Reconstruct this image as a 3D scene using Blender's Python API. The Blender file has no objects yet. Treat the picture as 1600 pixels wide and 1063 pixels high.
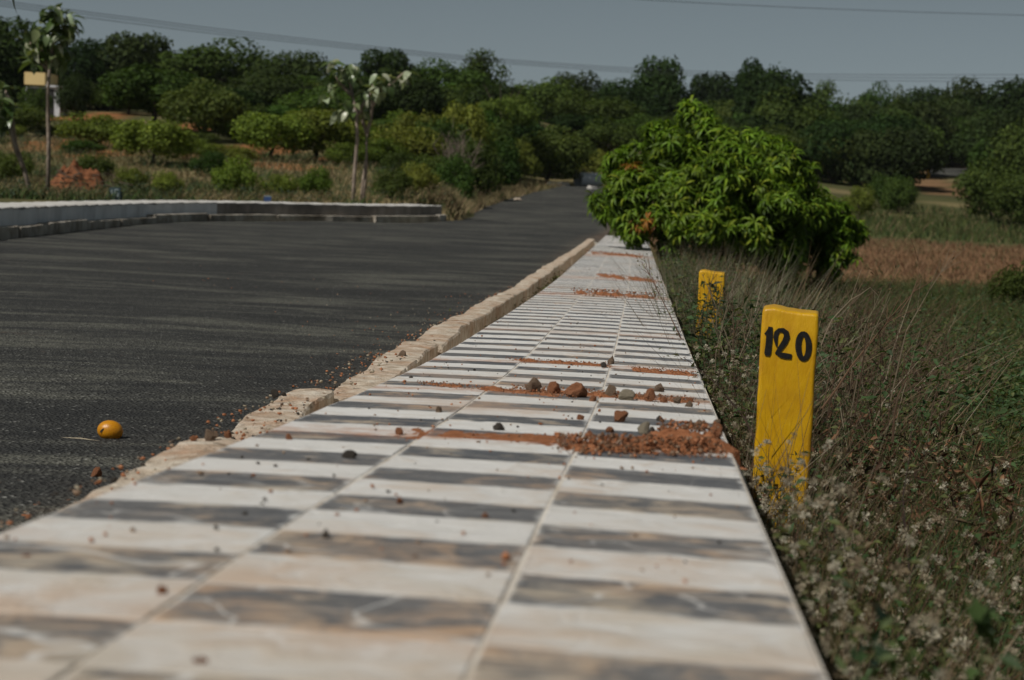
import bpy, bmesh, math, random
import numpy as np
from mathutils import Vector, Matrix, noise as mnoise

random.seed(7)
rng = np.random.default_rng(11)
S = bpy.context.scene
COL = S.collection

# ---------------------------------------------------------------- camera, sky, sun, exposure
H = 0.9                                   # height of the lens over the road datum
FPX = 2700.0
PITCH = math.atan((531.5 - 270.0) / FPX)
ROLL = math.atan(0.045)
FWD = np.array([0, math.cos(PITCH), -math.sin(PITCH)])
_r = np.array([1.0, 0, 0]); _u = np.cross(_r, FWD)
RGT = math.cos(ROLL) * _r + math.sin(ROLL) * _u
UPV = -math.sin(ROLL) * _r + math.cos(ROLL) * _u
EYE = np.array([0, 0, H])

cam_d = bpy.data.cameras.new('camera'); cam = bpy.data.objects.new('camera', cam_d); COL.objects.link(cam)
cam.matrix_world = Matrix(((RGT[0], UPV[0], -FWD[0], 0), (RGT[1], UPV[1], -FWD[1], 0), (RGT[2], UPV[2], -FWD[2], H), (0, 0, 0, 1)))
cam_d.sensor_width = 36; cam_d.lens = 36 * FPX / 1600
cam_d.clip_start = 0.05; cam_d.clip_end = 6000
cam_d.dof.use_dof = True; cam_d.dof.focus_distance = 6.8; cam_d.dof.aperture_fstop = 4.8; cam_d.dof.aperture_blades = 7
S.camera = cam

SUN_EL, SUN_AZ = math.radians(50), math.radians(46)     # azimuth measured from behind the camera towards the left
SUN_DIR = Vector((-math.sin(SUN_AZ) * math.cos(SUN_EL), -math.cos(SUN_AZ) * math.cos(SUN_EL), math.sin(SUN_EL)))
W = bpy.data.worlds.new('World'); S.world = W; W.use_nodes = True
wn = W.node_tree.nodes; wl = W.node_tree.links
bg = wn['Background']
sky = wn.new('ShaderNodeTexSky'); sky.sky_type = 'NISHITA'; sky.sun_disc = False
sky.sun_elevation = SUN_EL; sky.sun_rotation = math.atan2(SUN_DIR.x, SUN_DIR.y)
sky.altitude = 600; sky.air_density = 0.45; sky.dust_density = 1.1; sky.ozone_density = 1.0
hsv = wn.new('ShaderNodeHueSaturation'); hsv.inputs['Saturation'].default_value = 0.46; hsv.inputs['Hue'].default_value = 0.455
wl.new(sky.outputs[0], hsv.inputs['Color']); wl.new(hsv.outputs[0], bg.inputs['Color'])
bg.inputs['Strength'].default_value = 0.057
sun_d = bpy.data.lights.new('sun', 'SUN'); sun_d.energy = 4.8; sun_d.angle = math.radians(0.5); sun_d.color = (1.0, 0.955, 0.88)
sun = bpy.data.objects.new('sun', sun_d); COL.objects.link(sun)
sun.rotation_euler = (-SUN_DIR).to_track_quat('-Z', 'Y').to_euler()
S.view_settings.view_transform = 'Standard'; S.view_settings.look = 'None'
S.view_settings.exposure = -0.48; S.view_settings.gamma = 1.0; S.view_settings.use_curve_mapping = False
S.cycles.max_bounces = 6; S.cycles.transparent_max_bounces = 4; S.cycles.volume_bounces = 0
S.cycles.use_denoising = True

# ---------------------------------------------------------------- the lie of the land
def at(x, y, d):
    """the world point seen at photo pixel (x, y) at distance d ahead"""
    v = FWD + RGT * ((x - 800) / FPX) - UPV * ((y - 531.5) / FPX)
    return EYE + v * (d / v[1])

def smooth_interp(xs, ys, n=4):
    xs = np.array(xs, float); ys = np.array(ys, float)
    m = np.gradient(ys, xs)
    def f(q):
        q = np.asarray(q, float); i = np.clip(np.searchsorted(xs, q) - 1, 0, len(xs) - 2)
        h = xs[i + 1] - xs[i]; t = np.clip((q - xs[i]) / h, 0, 1)
        return ((2*t**3 - 3*t**2 + 1) * ys[i] + (t**3 - 2*t**2 + t) * h * m[i] + (-2*t**3 + 3*t**2) * ys[i+1] + (t**3 - t**2) * h * m[i+1])
    return f
wall_x = smooth_interp([-8, 2.19, 5.5, 9.6, 15.4, 22.1, 39.5, 60], [-0.97, -0.136, 0.136, 0.435, 0.85, 1.30, 2.50, 4.0])
wall_z = smooth_interp([-8, 1.2, 2.19, 3.46, 5.5, 9.6, 15.4, 22.1, 39.5, 60], [0.96, 0.472, 0.417, 0.342, 0.237, 0.098, -0.045, -0.175, -0.46, -0.6])
road_z = smooth_interp([-8, 1.2, 5.5, 9.6, 15.4, 22.1, 39.5, 52, 65, 85, 110, 125], [0.6, 0.22, -0.01, -0.15, -0.295, -0.42, -0.70, -0.77, -0.70, -0.33, 0.19, 0.45])
road_l = smooth_interp([-8, 20, 26, 30, 34, 40, 44, 46.7, 48.9, 50.4, 51.5, 52.6, 55.6, 60, 66, 73, 84, 95, 106, 112], [-7.1, -7.4, -7.8, -8.27, -8.65, -8.95, -8.6, -7.9, -6.84, -5.74, -4.72, -3.7, -2.3, -1.96, -1.7, -1.33, -0.31, 0.9, 2.3, 3.0])
road_r = lambda d: np.where(np.asarray(d) < 60, wall_x(d) - 0.72, 3.28 + (np.asarray(d) - 60) * 0.09)
gl = smooth_interp([-10, 45, 55, 61, 70, 90, 125, 155, 250, 420, 3000], [-0.35, -0.35, -0.33, -0.05, 0.55, 1.7, 3.7, 6.0, 9, 9.5, 10])
gr = smooth_interp([-10, 2, 6, 15, 40, 80, 110, 170, 230, 420, 3000], [-0.2, -0.3, -0.4, -0.8, -1.3, -1.45, -1.0, 2.4, 5.5, 9, 10])
def sst(a, b, t):
    t = np.clip((t - a) / (b - a), 0, 1); return t * t * (3 - 2 * t)
def vnoise(x, y, s, k=0):
    return (np.sin(x / s * 1.7 + k + 1.3 * np.sin(y / s * 0.9 + k)) + np.sin(y / s * 1.3 - k * 2 + 1.7 * np.sin(x / s * 1.1 + 2 * k)) + np.sin((x + y) / s * 2.3 + k * 3)) / 3
def ground(x, y):
    x = np.asarray(x, float); y = np.asarray(y, float)
    rz = road_z(np.clip(y, -8, 125))
    L = gl(y) + 0.12 * vnoise(x, y, 6.0, 1) * sst(45, 60, y) + 0.5 * vnoise(x, y, 25.0, 2) * sst(80, 130, y)
    Lnear = rz + 0.40
    tl = sst(44, 54, y); L = Lnear * (1 - tl) + L * tl
    R = gr(y) + 0.05 * vnoise(x, y, 3.0, 3) + 0.5 * vnoise(x, y, 25.0, 4) * sst(110, 150, y)
    xl = road_l(np.clip(y, -8, 112)); xr = wall_x(np.clip(y, -8, 60))
    xr = np.where(y > 60, 3.9 + (y - 60) * 0.09, xr)
    soft = sst(57, 72, y)
    wl_ = 0.5 + soft * 3.0 + 9.0 * sst(75, 95, y); wr_ = 0.3 + soft * 3.0
    edge = xl - (0.8 + 0.25 * sst(44, 48, y)) * (1 - sst(54.5, 58, y)) - soft * 0.2
    c = rz - 0.06
    fl = sst(0, 1, (edge - x) / wl_ + 0.5 * (1 - soft)); fr = sst(0, 1, (x - xr) / wr_ + 0.5 * (1 - soft))
    z = c * (1 - fl) + L * fl; z = z * (1 - fr) + R * fr
    far = sst(112, 135, y); mix = sst(-15, 25, x - 5)
    return z * (1 - far) + (L * (1 - mix) + R * mix) * far
def hit(x, y, zf, lo=1.0, hi=400.0):
    """where the line of sight through a photo pixel meets the surface zf(x, y)"""
    t = np.concatenate([np.linspace(lo, 60, 600), np.linspace(60.2, hi, 900)])
    v = FWD + RGT * ((x - 800) / FPX) - UPV * ((y - 531.5) / FPX); v = v / v[1]
    P = EYE + t[:, None] * v
    k = np.argmax(P[:, 2] < zf(P[:, 0], P[:, 1]))
    return P[max(k, 1)]

# ---------------------------------------------------------------- helpers
def tag(o, label=None, cat=None, group=None, kind=None):
    if label: o['label'] = label
    if cat: o['category'] = cat
    if group: o['group'] = group
    if kind: o['kind'] = kind
    return o
def link(name, me, parent=None, loc=None):
    o = bpy.data.objects.new(name, me); COL.objects.link(o)
    if parent is not None: o.parent = parent
    if loc is not None: o.location = loc
    return o
def empty(name, loc, rz=0.0):
    o = link(name, None, None, loc); o.rotation_euler[2] = rz; o.empty_display_size = 0.1
    return o
def mesh_np(name, V, F, mat=None, col=None, smooth=False, mats=None, mi=None):
    V = np.asarray(V, np.float32); me = bpy.data.meshes.new(name)
    if isinstance(F, np.ndarray):
        n, k = F.shape
        me.vertices.add(len(V)); me.vertices.foreach_set('co', V.ravel())
        me.loops.add(n * k); me.loops.foreach_set('vertex_index', F.astype(np.int32).ravel())
        me.polygons.add(n); me.polygons.foreach_set('loop_start', np.arange(0, n * k, k, dtype=np.int32))
        me.update(calc_edges=True)
    else:
        me.from_pydata([tuple(v) for v in V], [], F)
    if col is not None:
        a = me.color_attributes.new('col', 'FLOAT_COLOR', 'POINT')
        c = np.ones((len(V), 4), np.float32); c[:, :3] = col; a.data.foreach_set('color', c.ravel())
    for m in (mats or ([mat] if mat else [])): me.materials.append(m)
    if mi is not None: me.polygons.foreach_set('material_index', np.asarray(mi, np.int32))
    if smooth: me.polygons.foreach_set('use_smooth', np.ones(len(me.polygons), bool))
    return me
class MB:
    def __init__(s): s.v = []; s.f = []; s.c = []
    def add(s, V, F, col=None):
        o = len(s.v); s.v += [tuple(p) for p in V]; s.f += [tuple(i + o for i in f) for f in F]
        s.c += [col or (1, 1, 1)] * len(V)
    def tube(s, pts, rad, n=6, col=None, cap=True):
        pts = [Vector(p) for p in pts]; rad = [rad] * len(pts) if isinstance(rad, (int, float)) else rad
        V = []; F = []
        for i, p in enumerate(pts):
            t = (pts[min(i + 1, len(pts) - 1)] - pts[max(i - 1, 0)]).normalized()
            a = t.cross(Vector((0.3, 1, 0.2))).normalized(); b = t.cross(a)
            for k in range(n):
                w = 2 * math.pi * k / n; V.append(p + (a * math.cos(w) + b * math.sin(w)) * rad[i])
        for i in range(len(pts) - 1):
            for k in range(n): F.append((i*n + k, i*n + (k+1) % n, (i+1)*n + (k+1) % n, (i+1)*n + k))
        if cap: F += [tuple(range(n))[::-1], tuple((len(pts)-1)*n + k for k in range(n))]
        s.add(V, F, col)
    def build(s, name, mat, parent=None, smooth=False, loc=None):
        me = bpy.data.meshes.new(name); me.from_pydata(s.v, [], s.f)
        a = me.color_attributes.new('col', 'FLOAT_COLOR', 'POINT')
        c = np.ones((len(s.v), 4), np.float32); c[:, :3] = np.array(s.c); a.data.foreach_set('color', c.ravel())
        me.materials.append(mat)
        if smooth: me.polygons.foreach_set('use_smooth', np.ones(len(me.polygons), bool))
        return link(name, me, parent, loc)

# ---------------------------------------------------------------- materials
class NT:
    def __init__(s, name):
        s.m = bpy.data.materials.new(name); s.m.use_nodes = True; s.t = s.m.node_tree; s.n = s.t.nodes
        s.p = s.n['Principled BSDF']; s.out = s.n['Material Output']; s.co = s.n.new('ShaderNodeTexCoord').outputs['Object']
    def mk(s, kind, **kw):
        n = s.n.new(kind)
        for k, v in kw.items():
            if hasattr(n, k): setattr(n, k, v)
        return n
    def set(s, sock, v):
        if hasattr(v, 'is_linked') or isinstance(v, bpy.types.NodeSocket): s.t.links.new(v, sock)
        elif isinstance(v, (tuple, list)) and len(v) == 3 and sock.type == 'RGBA': sock.default_value = (*v, 1)
        else: sock.default_value = v
    def map(s, scale=(1, 1, 1), rot=(0, 0, 0), src=None):
        n = s.mk('ShaderNodeMapping'); s.set(n.inputs['Vector'], src or s.co); n.inputs['Scale'].default_value = scale; n.inputs['Rotation'].default_value = rot
        return n.outputs[0]
    def noise(s, scale, detail=4, rough=0.55, vec=None, dist=0.0):
        n = s.mk('ShaderNodeTexNoise'); s.set(n.inputs['Vector'], vec or s.co); n.inputs['Scale'].default_value = scale
        n.inputs['Detail'].default_value = detail; n.inputs['Roughness'].default_value = rough; n.inputs['Distortion'].default_value = dist
        return n.outputs['Fac']
    def voro(s, scale, vec=None, feature='F1', out='Distance'):
        n = s.mk('ShaderNodeTexVoronoi', feature=feature); s.set(n.inputs['Vector'], vec or s.co); n.inputs['Scale'].default_value = scale
        return n.outputs[out]
    def ramp(s, fac, stops):
        n = s.mk('ShaderNodeValToRGB'); s.set(n.inputs[0], fac); e = n.color_ramp.elements
        while len(e) < len(stops): e.new(0.5)
        for q, (p, c) in zip(e, stops): q.position = p; q.color = (*c, 1) if not isinstance(c, (int, float)) else (c, c, c, 1)
        return n.outputs[0]
    def mix(s, fac, a, b, mode='MIX'):
        n = s.mk('ShaderNodeMix', data_type='RGBA', blend_type=mode); s.set(n.inputs[0], fac); s.set(n.inputs[6], a); s.set(n.inputs[7], b)
        return n.outputs[2]
    def math(s, op, a, b=0.0):
        n = s.mk('ShaderNodeMath', operation=op); s.set(n.inputs[0], a); s.set(n.inputs[1], b); return n.outputs[0]
    def attr(s, name='col'):
        return s.mk('ShaderNodeAttribute', attribute_name=name).outputs['Color']
    def rand(s):
        return s.mk('ShaderNodeObjectInfo').outputs['Random']
    def bump(s, h, strength=0.5, dist=0.01):
        n = s.mk('ShaderNodeBump'); s.set(n.inputs['Height'], h); n.inputs['Strength'].default_value = strength; n.inputs['Distance'].default_value = dist
        s.t.links.new(n.outputs[0], s.p.inputs['Normal'])
    def done(s, col, rough=0.8, spec=0.3):
        s.set(s.p.inputs['Base Color'], col); s.set(s.p.inputs['Roughness'], rough); s.set(s.p.inputs['Specular IOR Level'], spec)
        return s.m
M = {}
def g(v): return (v, v, v)

# asphalt: dark chippings with paler dusty bands that lie across the carriageway
n = NT('asphalt')
band = n.math('ADD', n.math('MULTIPLY', n.noise(1.0, 6, 0.68, n.map((0.42, 1.4, 1)), 0.9), 0.72), n.math('MULTIPLY', n.noise(0.35, 4, 0.6), 0.28))
fine = n.noise(7.0, 5, 0.65, n.map((0.7, 1.3, 1)))
chips = n.voro(80, out='Color'); chipd = n.voro(80)
c = n.ramp(band, [(0.42, (0.034, 0.035, 0.034)), (0.50, (0.052, 0.053, 0.049)), (0.58, (0.150, 0.150, 0.125))])
c = n.mix(n.math('MULTIPLY', n.ramp(fine, [(0.45, 0), (0.7, 1)]), 0.45), c, (0.12, 0.12, 0.105))
sep = n.mk('ShaderNodeSeparateColor'); n.set(sep.inputs[0], chips)
c = n.mix(n.ramp(sep.outputs[0], [(0.1, 0.0), (1.0, 0.9)]), c, n.mix(n.math('GREATER_THAN', sep.outputs[1], 0.965), (0.018, 0.018, 0.019), (0.30, 0.30, 0.28)))
red = n.noise(1.3, 6, 0.7); c = n.mix(n.math('MULTIPLY', n.ramp(red, [(0.66, 0), (0.74, 1)]), 0.35), c, (0.16, 0.075, 0.04))
edge = n.mk('ShaderNodeSeparateColor'); n.set(edge.inputs[0], n.attr())
sand = n.math('MULTIPLY', edge.outputs[0], n.ramp(n.noise(5, 6, 0.7), [(0.40, 0), (0.62, 0.85)])); c = n.mix(sand, c, n.mix(n.ramp(n.noise(2, 4), [(0.45, 0), (0.6, 1)]), (0.22, 0.18, 0.13), (0.24, 0.12, 0.065)))
n.bump(n.math('ADD', chipd, n.math('MULTIPLY', fine, 0.6)), 1.0, 0.014)
M['asphalt'] = n.done(c, 0.85, 0.25)

# terrain: soil tints painted per place, broken by litter and dry straw
n = NT('soil')
a = n.attr(); big = n.noise(0.9, 6, 0.65); sm = n.noise(9, 5, 0.7)
c = n.mix(n.ramp(big, [(0.35, 0), (0.7, 0.55)]), a, n.mix(1.0, a, (0.55, 0.62, 0.45), 'MULTIPLY'))
c = n.mix(n.ramp(sm, [(0.42, 0), (0.75, 0.5)]), c, n.mix(1.0, a, (1.5, 1.45, 1.35), 'MULTIPLY'))
n.bump(sm, 0.6, 0.05)
M['soil'] = n.done(c, 0.95, 0.1)

BANDS = [(float(hit(x, y, lambda a, b: wall_z(np.clip(b, -8, 60)))[1]), w, k_) for x, y, w, k_ in [(1050, 704, .10, .9), (760, 684, .10, .5), (960, 624, .09, .9), (900, 570, .10, .7), (960, 463, .35, .9), (960, 436, .5, .6), (960, 400, .9, .8), (900, 520, .15, .35)]]
def tile_mat(name, black):
    n = NT(name); r = n.rand()
    sh = n.mk('ShaderNodeVectorMath', operation='ADD'); n.set(sh.inputs[0], n.co)
    cmb = n.mk('ShaderNodeCombineXYZ'); n.set(cmb.inputs[0], n.math('MULTIPLY', r, 37.0)); n.set(cmb.inputs[1], n.math('MULTIPLY', r, 11.0)); n.set(sh.inputs[1], cmb.outputs[0])
    v = sh.outputs[0]
    brush = n.noise(1, 6, 0.7, n.map((6, 34, 30), src=v), 0.7); blot = n.noise(9, 5, 0.6, v, 0.8); grime = n.noise(2.2, 5, 0.6)
    speck = n.noise(120, 3, 0.7)
    sy = n.mk('ShaderNodeSeparateXYZ'); n.set(sy.inputs[0], n.co)
    near = n.ramp(n.math('DIVIDE', sy.outputs[1], 8.0), [(0.15, 1.0), (0.42, 0.0)])   # the end the traffic of feet has worn
    uvs = n.mk('ShaderNodeSeparateColor'); n.set(uvs.inputs[0], n.attr())
    tri = lambda q: n.math('SUBTRACT', 0.5, n.math('ABSOLUTE', n.math('SUBTRACT', q, 0.5)))
    ev, eu = tri(uvs.outputs[1]), n.math('MULTIPLY', tri(uvs.outputs[0]), 2.2)
    rag = n.noise(1, 4, 0.6, n.map((14, 40, 14), src=v))
    edge = n.ramp(n.math('ADD', n.math('MINIMUM', ev, eu), n.math('MULTIPLY', n.math('SUBTRACT', rag, 0.5), 0.34)), [(0.0, 0), (0.07, 1)])
    tan = n.mix(n.ramp(grime, [(0.42, 0), (0.60, 1)]), (0.47, 0.40, 0.31), (0.50, 0.32, 0.19))
    whit = n.ramp(brush, [(0.25, (0.56, 0.55, 0.52)), (0.5, (0.66, 0.655, 0.64)), (0.8, (0.73, 0.73, 0.72))])
    vein = n.ramp(n.noise(2.6, 3, 0.5, v, 0.7), [(0.488, 0), (0.5, 1), (0.512, 0)])
    if black:
        c = n.ramp(brush, [(0.30, (0.046, 0.051, 0.060)), (0.52, (0.088, 0.095, 0.106)), (0.72, (0.21, 0.215, 0.22))])
        c = n.mix(edge, n.mix(0.25, whit, (0.3, 0.3, 0.3)), c)
        wear = n.math('ADD', n.math('MULTIPLY', near, 0.10), n.math('MULTIPLY', r, 0.06))
        f = n.ramp(n.math('ADD', n.math('ADD', n.math('MULTIPLY', blot, 0.6), n.math('MULTIPLY', brush, 0.4)), wear), [(0.56, 0), (0.68, 0.85)])
        c = n.mix(f, c, tan)
        c = n.mix(n.math('MULTIPLY', n.ramp(n.noise(1, 5, 0.75, n.map((22, 60, 30), src=v)), [(0.54, 0), (0.68, 1)]), 0.35), c, n.mix(0.5, whit, tan))
        c = n.mix(n.math('MULTIPLY', vein, near), c, whit)
    else:
        c = n.mix(n.math('MULTIPLY', edge, 0.75), n.mix(0.55, whit, (0.34, 0.33, 0.32)), whit)
        c = n.mix(edge, c, whit)
        wear = n.math('ADD', n.math('ADD', n.math('MULTIPLY', near, 0.10), n.math('MULTIPLY', n.ramp(n.math('DIVIDE', sy.outputs[1], 4.0), [(0.36, 1.0), (0.58, 0.0)]), 0.12)), n.math('MULTIPLY', r, 0.05))
        f = n.ramp(n.math('ADD', n.math('ADD', n.math('MULTIPLY', blot, 0.65), n.math('MULTIPLY', brush, 0.35)), wear), [(0.54, 0), (0.74, 0.75)])
        c = n.mix(f, c, n.mix(0.22, tan, (0.6, 0.54, 0.46)))
        c = n.mix(n.math('MULTIPLY', vein, 0.45), c, (0.76, 0.755, 0.75))
    dust = n.ramp(n.noise(1.1, 6, 0.7), [(0.56, 0), (0.72, 0.55)])
    wig = n.math('MULTIPLY', n.math('SUBTRACT', n.noise(3.0, 4, 0.6), 0.5), 0.22); yy = n.math('ADD', sy.outputs[1], wig); tot = None
    for by, bw, bk in BANDS:
        q = n.math('DIVIDE', n.math('ABSOLUTE', n.math('SUBTRACT', yy, by)), bw); q = n.math('MULTIPLY', n.math('MAXIMUM', n.math('SUBTRACT', 1.0, q), 0.0), bk); tot = q if tot is None else n.math('MAXIMUM', tot, q)
    stain = n.math('MULTIPLY', n.math('POWER', tot, 0.7), n.ramp(n.noise(14, 5, 0.7), [(0.36, 0), (0.60, 0.95)]))
    c = n.mix(dust, c, (0.50, 0.33, 0.22)); c = n.mix(stain, c, (0.40, 0.19, 0.10))
    c = n.mix(n.math('MULTIPLY', n.ramp(n.noise(0.55, 5, 0.6), [(0.42, 0), (0.62, 1)]), 0.22), c, (0.42, 0.38, 0.33))
    c = n.mix(n.ramp(speck, [(0.70, 0), (0.78, 0.5)]), c, (0.20, 0.12, 0.08))
    n.bump(n.math('ADD', brush, n.math('MULTIPLY', blot, 1.5)), 0.7, 0.008)
    return n.done(c, 0.7, 0.3)
M['tile_white'] = tile_mat('white_paint_tile', False)
M['tile_black'] = tile_mat('black_paint_tile', True)

def plain(name, stops, scale, bump=0.4, bd=0.01, rough=0.85, spec=0.25, detail=6, dirt=None, vec=(1, 1, 1)):
    n = NT(name); f = n.noise(scale, detail, 0.62, n.map(vec), 0.3); c = n.ramp(f, stops)
    if dirt: c = n.mix(n.ramp(n.noise(scale * 0.35, 5, 0.65), [(0.45, 0), (0.68, dirt[1])]), c, dirt[0])
    n.bump(n.math('ADD', f, n.math('MULTIPLY', n.noise(scale * 5, 4, 0.7), 0.4)), bump, bd)
    M[name] = n.done(c, rough, spec); return M[name]
plain('mortar', [(0.3, (0.40, 0.33, 0.25)), (0.5, (0.60, 0.55, 0.48)), (0.8, (0.70, 0.68, 0.63))], 9, 0.4)
plain('kerb_granite', [(0.30, (0.26, 0.19, 0.13)), (0.48, (0.50, 0.42, 0.33)), (0.70, (0.68, 0.62, 0.53))], 13, 1.0, 0.02, dirt=((0.40, 0.22, 0.12), 0.7))
plain('kerb_grey', [(0.3, (0.22, 0.19, 0.15)), (0.5, (0.42, 0.38, 0.32)), (0.75, (0.58, 0.55, 0.49))], 3, 0.9, 0.03, dirt=((0.12, 0.095, 0.065), 0.8))
plain('whitewash', [(0.25, (0.62, 0.62, 0.61)), (0.5, (0.80, 0.80, 0.80)), (0.8, (0.85, 0.85, 0.85))], 2.4, 0.3, dirt=((0.45, 0.44, 0.43), 0.6), vec=(1, 1, 0.25))
plain('bare_concrete', [(0.25, (0.16, 0.14, 0.12)), (0.5, (0.27, 0.24, 0.21)), (0.8, (0.38, 0.35, 0.32))], 2.2, 0.5, dirt=((0.08, 0.07, 0.06), 0.7), vec=(1, 1, 0.4))
plain('coping_pale', [(0.25, (0.42, 0.41, 0.38)), (0.5, (0.56, 0.55, 0.53)), (0.8, (0.66, 0.655, 0.64))], 3.0, 0.5, dirt=((0.32, 0.29, 0.24), 0.6))
plain('brick_red', [(0.28, (0.26, 0.10, 0.05)), (0.55, (0.44, 0.19, 0.095)), (0.8, (0.56, 0.32, 0.19))], 26, 1.0, 0.012, 0.9, 0.2)
plain('stone_grey', [(0.28, (0.12, 0.08, 0.055)), (0.55, (0.30, 0.21, 0.145)), (0.8, (0.46, 0.35, 0.26))], 26, 1.0, 0.012, 0.9, 0.2)
plain('stone_dark', [(0.3, (0.03, 0.027, 0.025)), (0.7, (0.09, 0.075, 0.06))], 26, 0.8, 0.01, 0.85, 0.3)
plain('stone_pale', [(0.28, (0.20, 0.17, 0.12)), (0.55, (0.36, 0.31, 0.23)), (0.8, (0.52, 0.47, 0.38))], 30, 0.9, 0.01, 0.9, 0.2)
plain('red_earth', [(0.28, (0.19, 0.070, 0.032)), (0.55, (0.34, 0.14, 0.066)), (0.8, (0.48, 0.23, 0.125))], 40, 1.0, 0.01, 0.95, 0.1)
plain('brown_earth', [(0.28, (0.09, 0.045, 0.026)), (0.55, (0.20, 0.11, 0.065)), (0.8, (0.32, 0.20, 0.12))], 40, 1.0, 0.01, 0.95, 0.1)
plain('mound_earth', [(0.28, (0.10, 0.042, 0.022)), (0.55, (0.21, 0.085, 0.04)), (0.8, (0.32, 0.14, 0.07))], 6, 1.0, 0.04, 0.95, 0.1)
plain('bark', [(0.3, (0.035, 0.028, 0.022)), (0.7, (0.09, 0.075, 0.06))], 8, 0.8, 0.03, 0.95, 0.1, vec=(3, 3, 0.6))
plain('bark_pale', [(0.3, (0.16, 0.125, 0.10)), (0.6, (0.33, 0.27, 0.22)), (0.8, (0.45, 0.39, 0.33))], 6, 0.7, 0.02, 0.95, 0.1, vec=(2, 2, 0.8))
plain('ink', [(0.3, (0.008, 0.008, 0.009)), (0.8, (0.022, 0.021, 0.02))], 60, 0.4, 0.002, 0.8, 0.12)
plain('wire_metal', [(0.3, (0.035, 0.035, 0.038)), (0.8, (0.06, 0.06, 0.065))], 1, 0, 0.001, 0.6, 0.4)
plain('house_yellow', [(0.3, (0.62, 0.46, 0.20)), (0.8, (0.74, 0.58, 0.30))], 0.8, 0.2)
plain('house_white', [(0.3, (0.50, 0.52, 0.55)), (0.8, (0.66, 0.68, 0.70))], 0.8, 0.2)
plain('opening_shade', [(0.3, (0.02, 0.02, 0.02)), (0.8, (0.035, 0.035, 0.035))], 1, 0.1)  # near-black colour standing in for the shade inside the house's veranda
plain('blue_paint', [(0.3, (0.03, 0.06, 0.16)), (0.8, (0.06, 0.11, 0.26))], 9, 0.3)
plain('slate_paint', [(0.3, (0.030, 0.052, 0.055)), (0.8, (0.055, 0.085, 0.09))], 12, 0.3)
plain('chalk_paint', [(0.3, (0.22, 0.27, 0.28)), (0.8, (0.36, 0.42, 0.43))], 30, 0.3)
plain('rock_white', [(0.3, (0.45, 0.43, 0.40)), (0.8, (0.70, 0.69, 0.66))], 3, 0.6)

n = NT('yellow_paint')
v = n.map((1, 1, 0.35)); st = n.noise(16, 6, 0.62, v, 0.3); sc = n.noise(1, 5, 0.7, n.map((150, 150, 12)))
c = n.ramp(st, [(0.25, (0.44, 0.205, 0.003)), (0.5, (0.545, 0.30, 0.003)), (0.8, (0.61, 0.36, 0.006))])
c = n.mix(n.ramp(sc, [(0.62, 0), (0.68, 0.7)]), c, (0.80, 0.60, 0.06))
c = n.mix(n.ramp(n.noise(5, 5, 0.6), [(0.52, 0), (0.75, 0.6)]), c, (0.34, 0.155, 0.008))
n.bump(n.math('ADD', st, n.math('MULTIPLY', n.noise(90, 3, 0.6, v), 0.35)), 0.5, 0.007)
M['yellow_paint'] = n.done(c, 0.42, 0.4)

n = NT('mango_skin')
c = n.ramp(n.noise(22, 5, 0.6), [(0.3, (0.42, 0.15, 0.006)), (0.6, (0.56, 0.245, 0.006)), (0.8, (0.62, 0.32, 0.012))])
c = n.mix(n.ramp(n.noise(55, 4, 0.7, None, 1.0), [(0.64, 0), (0.68, 0.9)]), c, (0.05, 0.022, 0.008))
n.bump(n.noise(160, 3), 0.15, 0.002); M['mango_skin'] = n.done(c, 0.35, 0.5)

def leaf_mat(name, trans=0.3, rough=0.7, spec=0.12, var=0.35, tint=(1.5, 1.6, 0.6)):
    n = NT(name); a = n.attr()
    k = n.math('ADD', n.math('MULTIPLY', n.rand(), var), 1 - var / 2)
    cm = n.mk('ShaderNodeCombineColor'); k2 = n.math('FRACT', n.math('MULTIPLY', n.rand(), 7.31)); [n.set(cm.inputs[i], n.math('MULTIPLY', k, n.math('ADD', n.math('MULTIPLY', k2, w_ * var), 1 - w_ * var / 2))) for i, w_ in ((0, 1.1), (1, .25), (2, .8))]
    c = n.mix(1.0, a, cm.outputs[0], 'MULTIPLY')
    n.done(c, rough, spec)
    t = n.mk('ShaderNodeBsdfTranslucent'); n.set(t.inputs[0], n.mix(1.0, c, tint, 'MULTIPLY'))
    mx = n.mk('ShaderNodeMixShader'); mx.inputs[0].default_value = trans
    n.t.links.new(n.p.outputs[0], mx.inputs[1]); n.t.links.new(t.outputs[0], mx.inputs[2]); n.t.links.new(mx.outputs[0], n.out.inputs[0])
    M[name] = n.m; return n.m
leaf_mat('foliage', var=0.5); leaf_mat('mango_leaf', 0.3, 0.5, 0.22, 0.25); leaf_mat('broad_leaf', 0.2, 0.35, 0.6, 0.3)
leaf_mat('straw', 0.2, 0.8, 0.15, 0.0, (1.1, 1.0, 0.8)); leaf_mat('weed_leaf', 0.25, 0.6, 0.25, 0.0); leaf_mat('fluff', 0.35, 0.9, 0.1, 0.0, (1, 1, 1))

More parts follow.
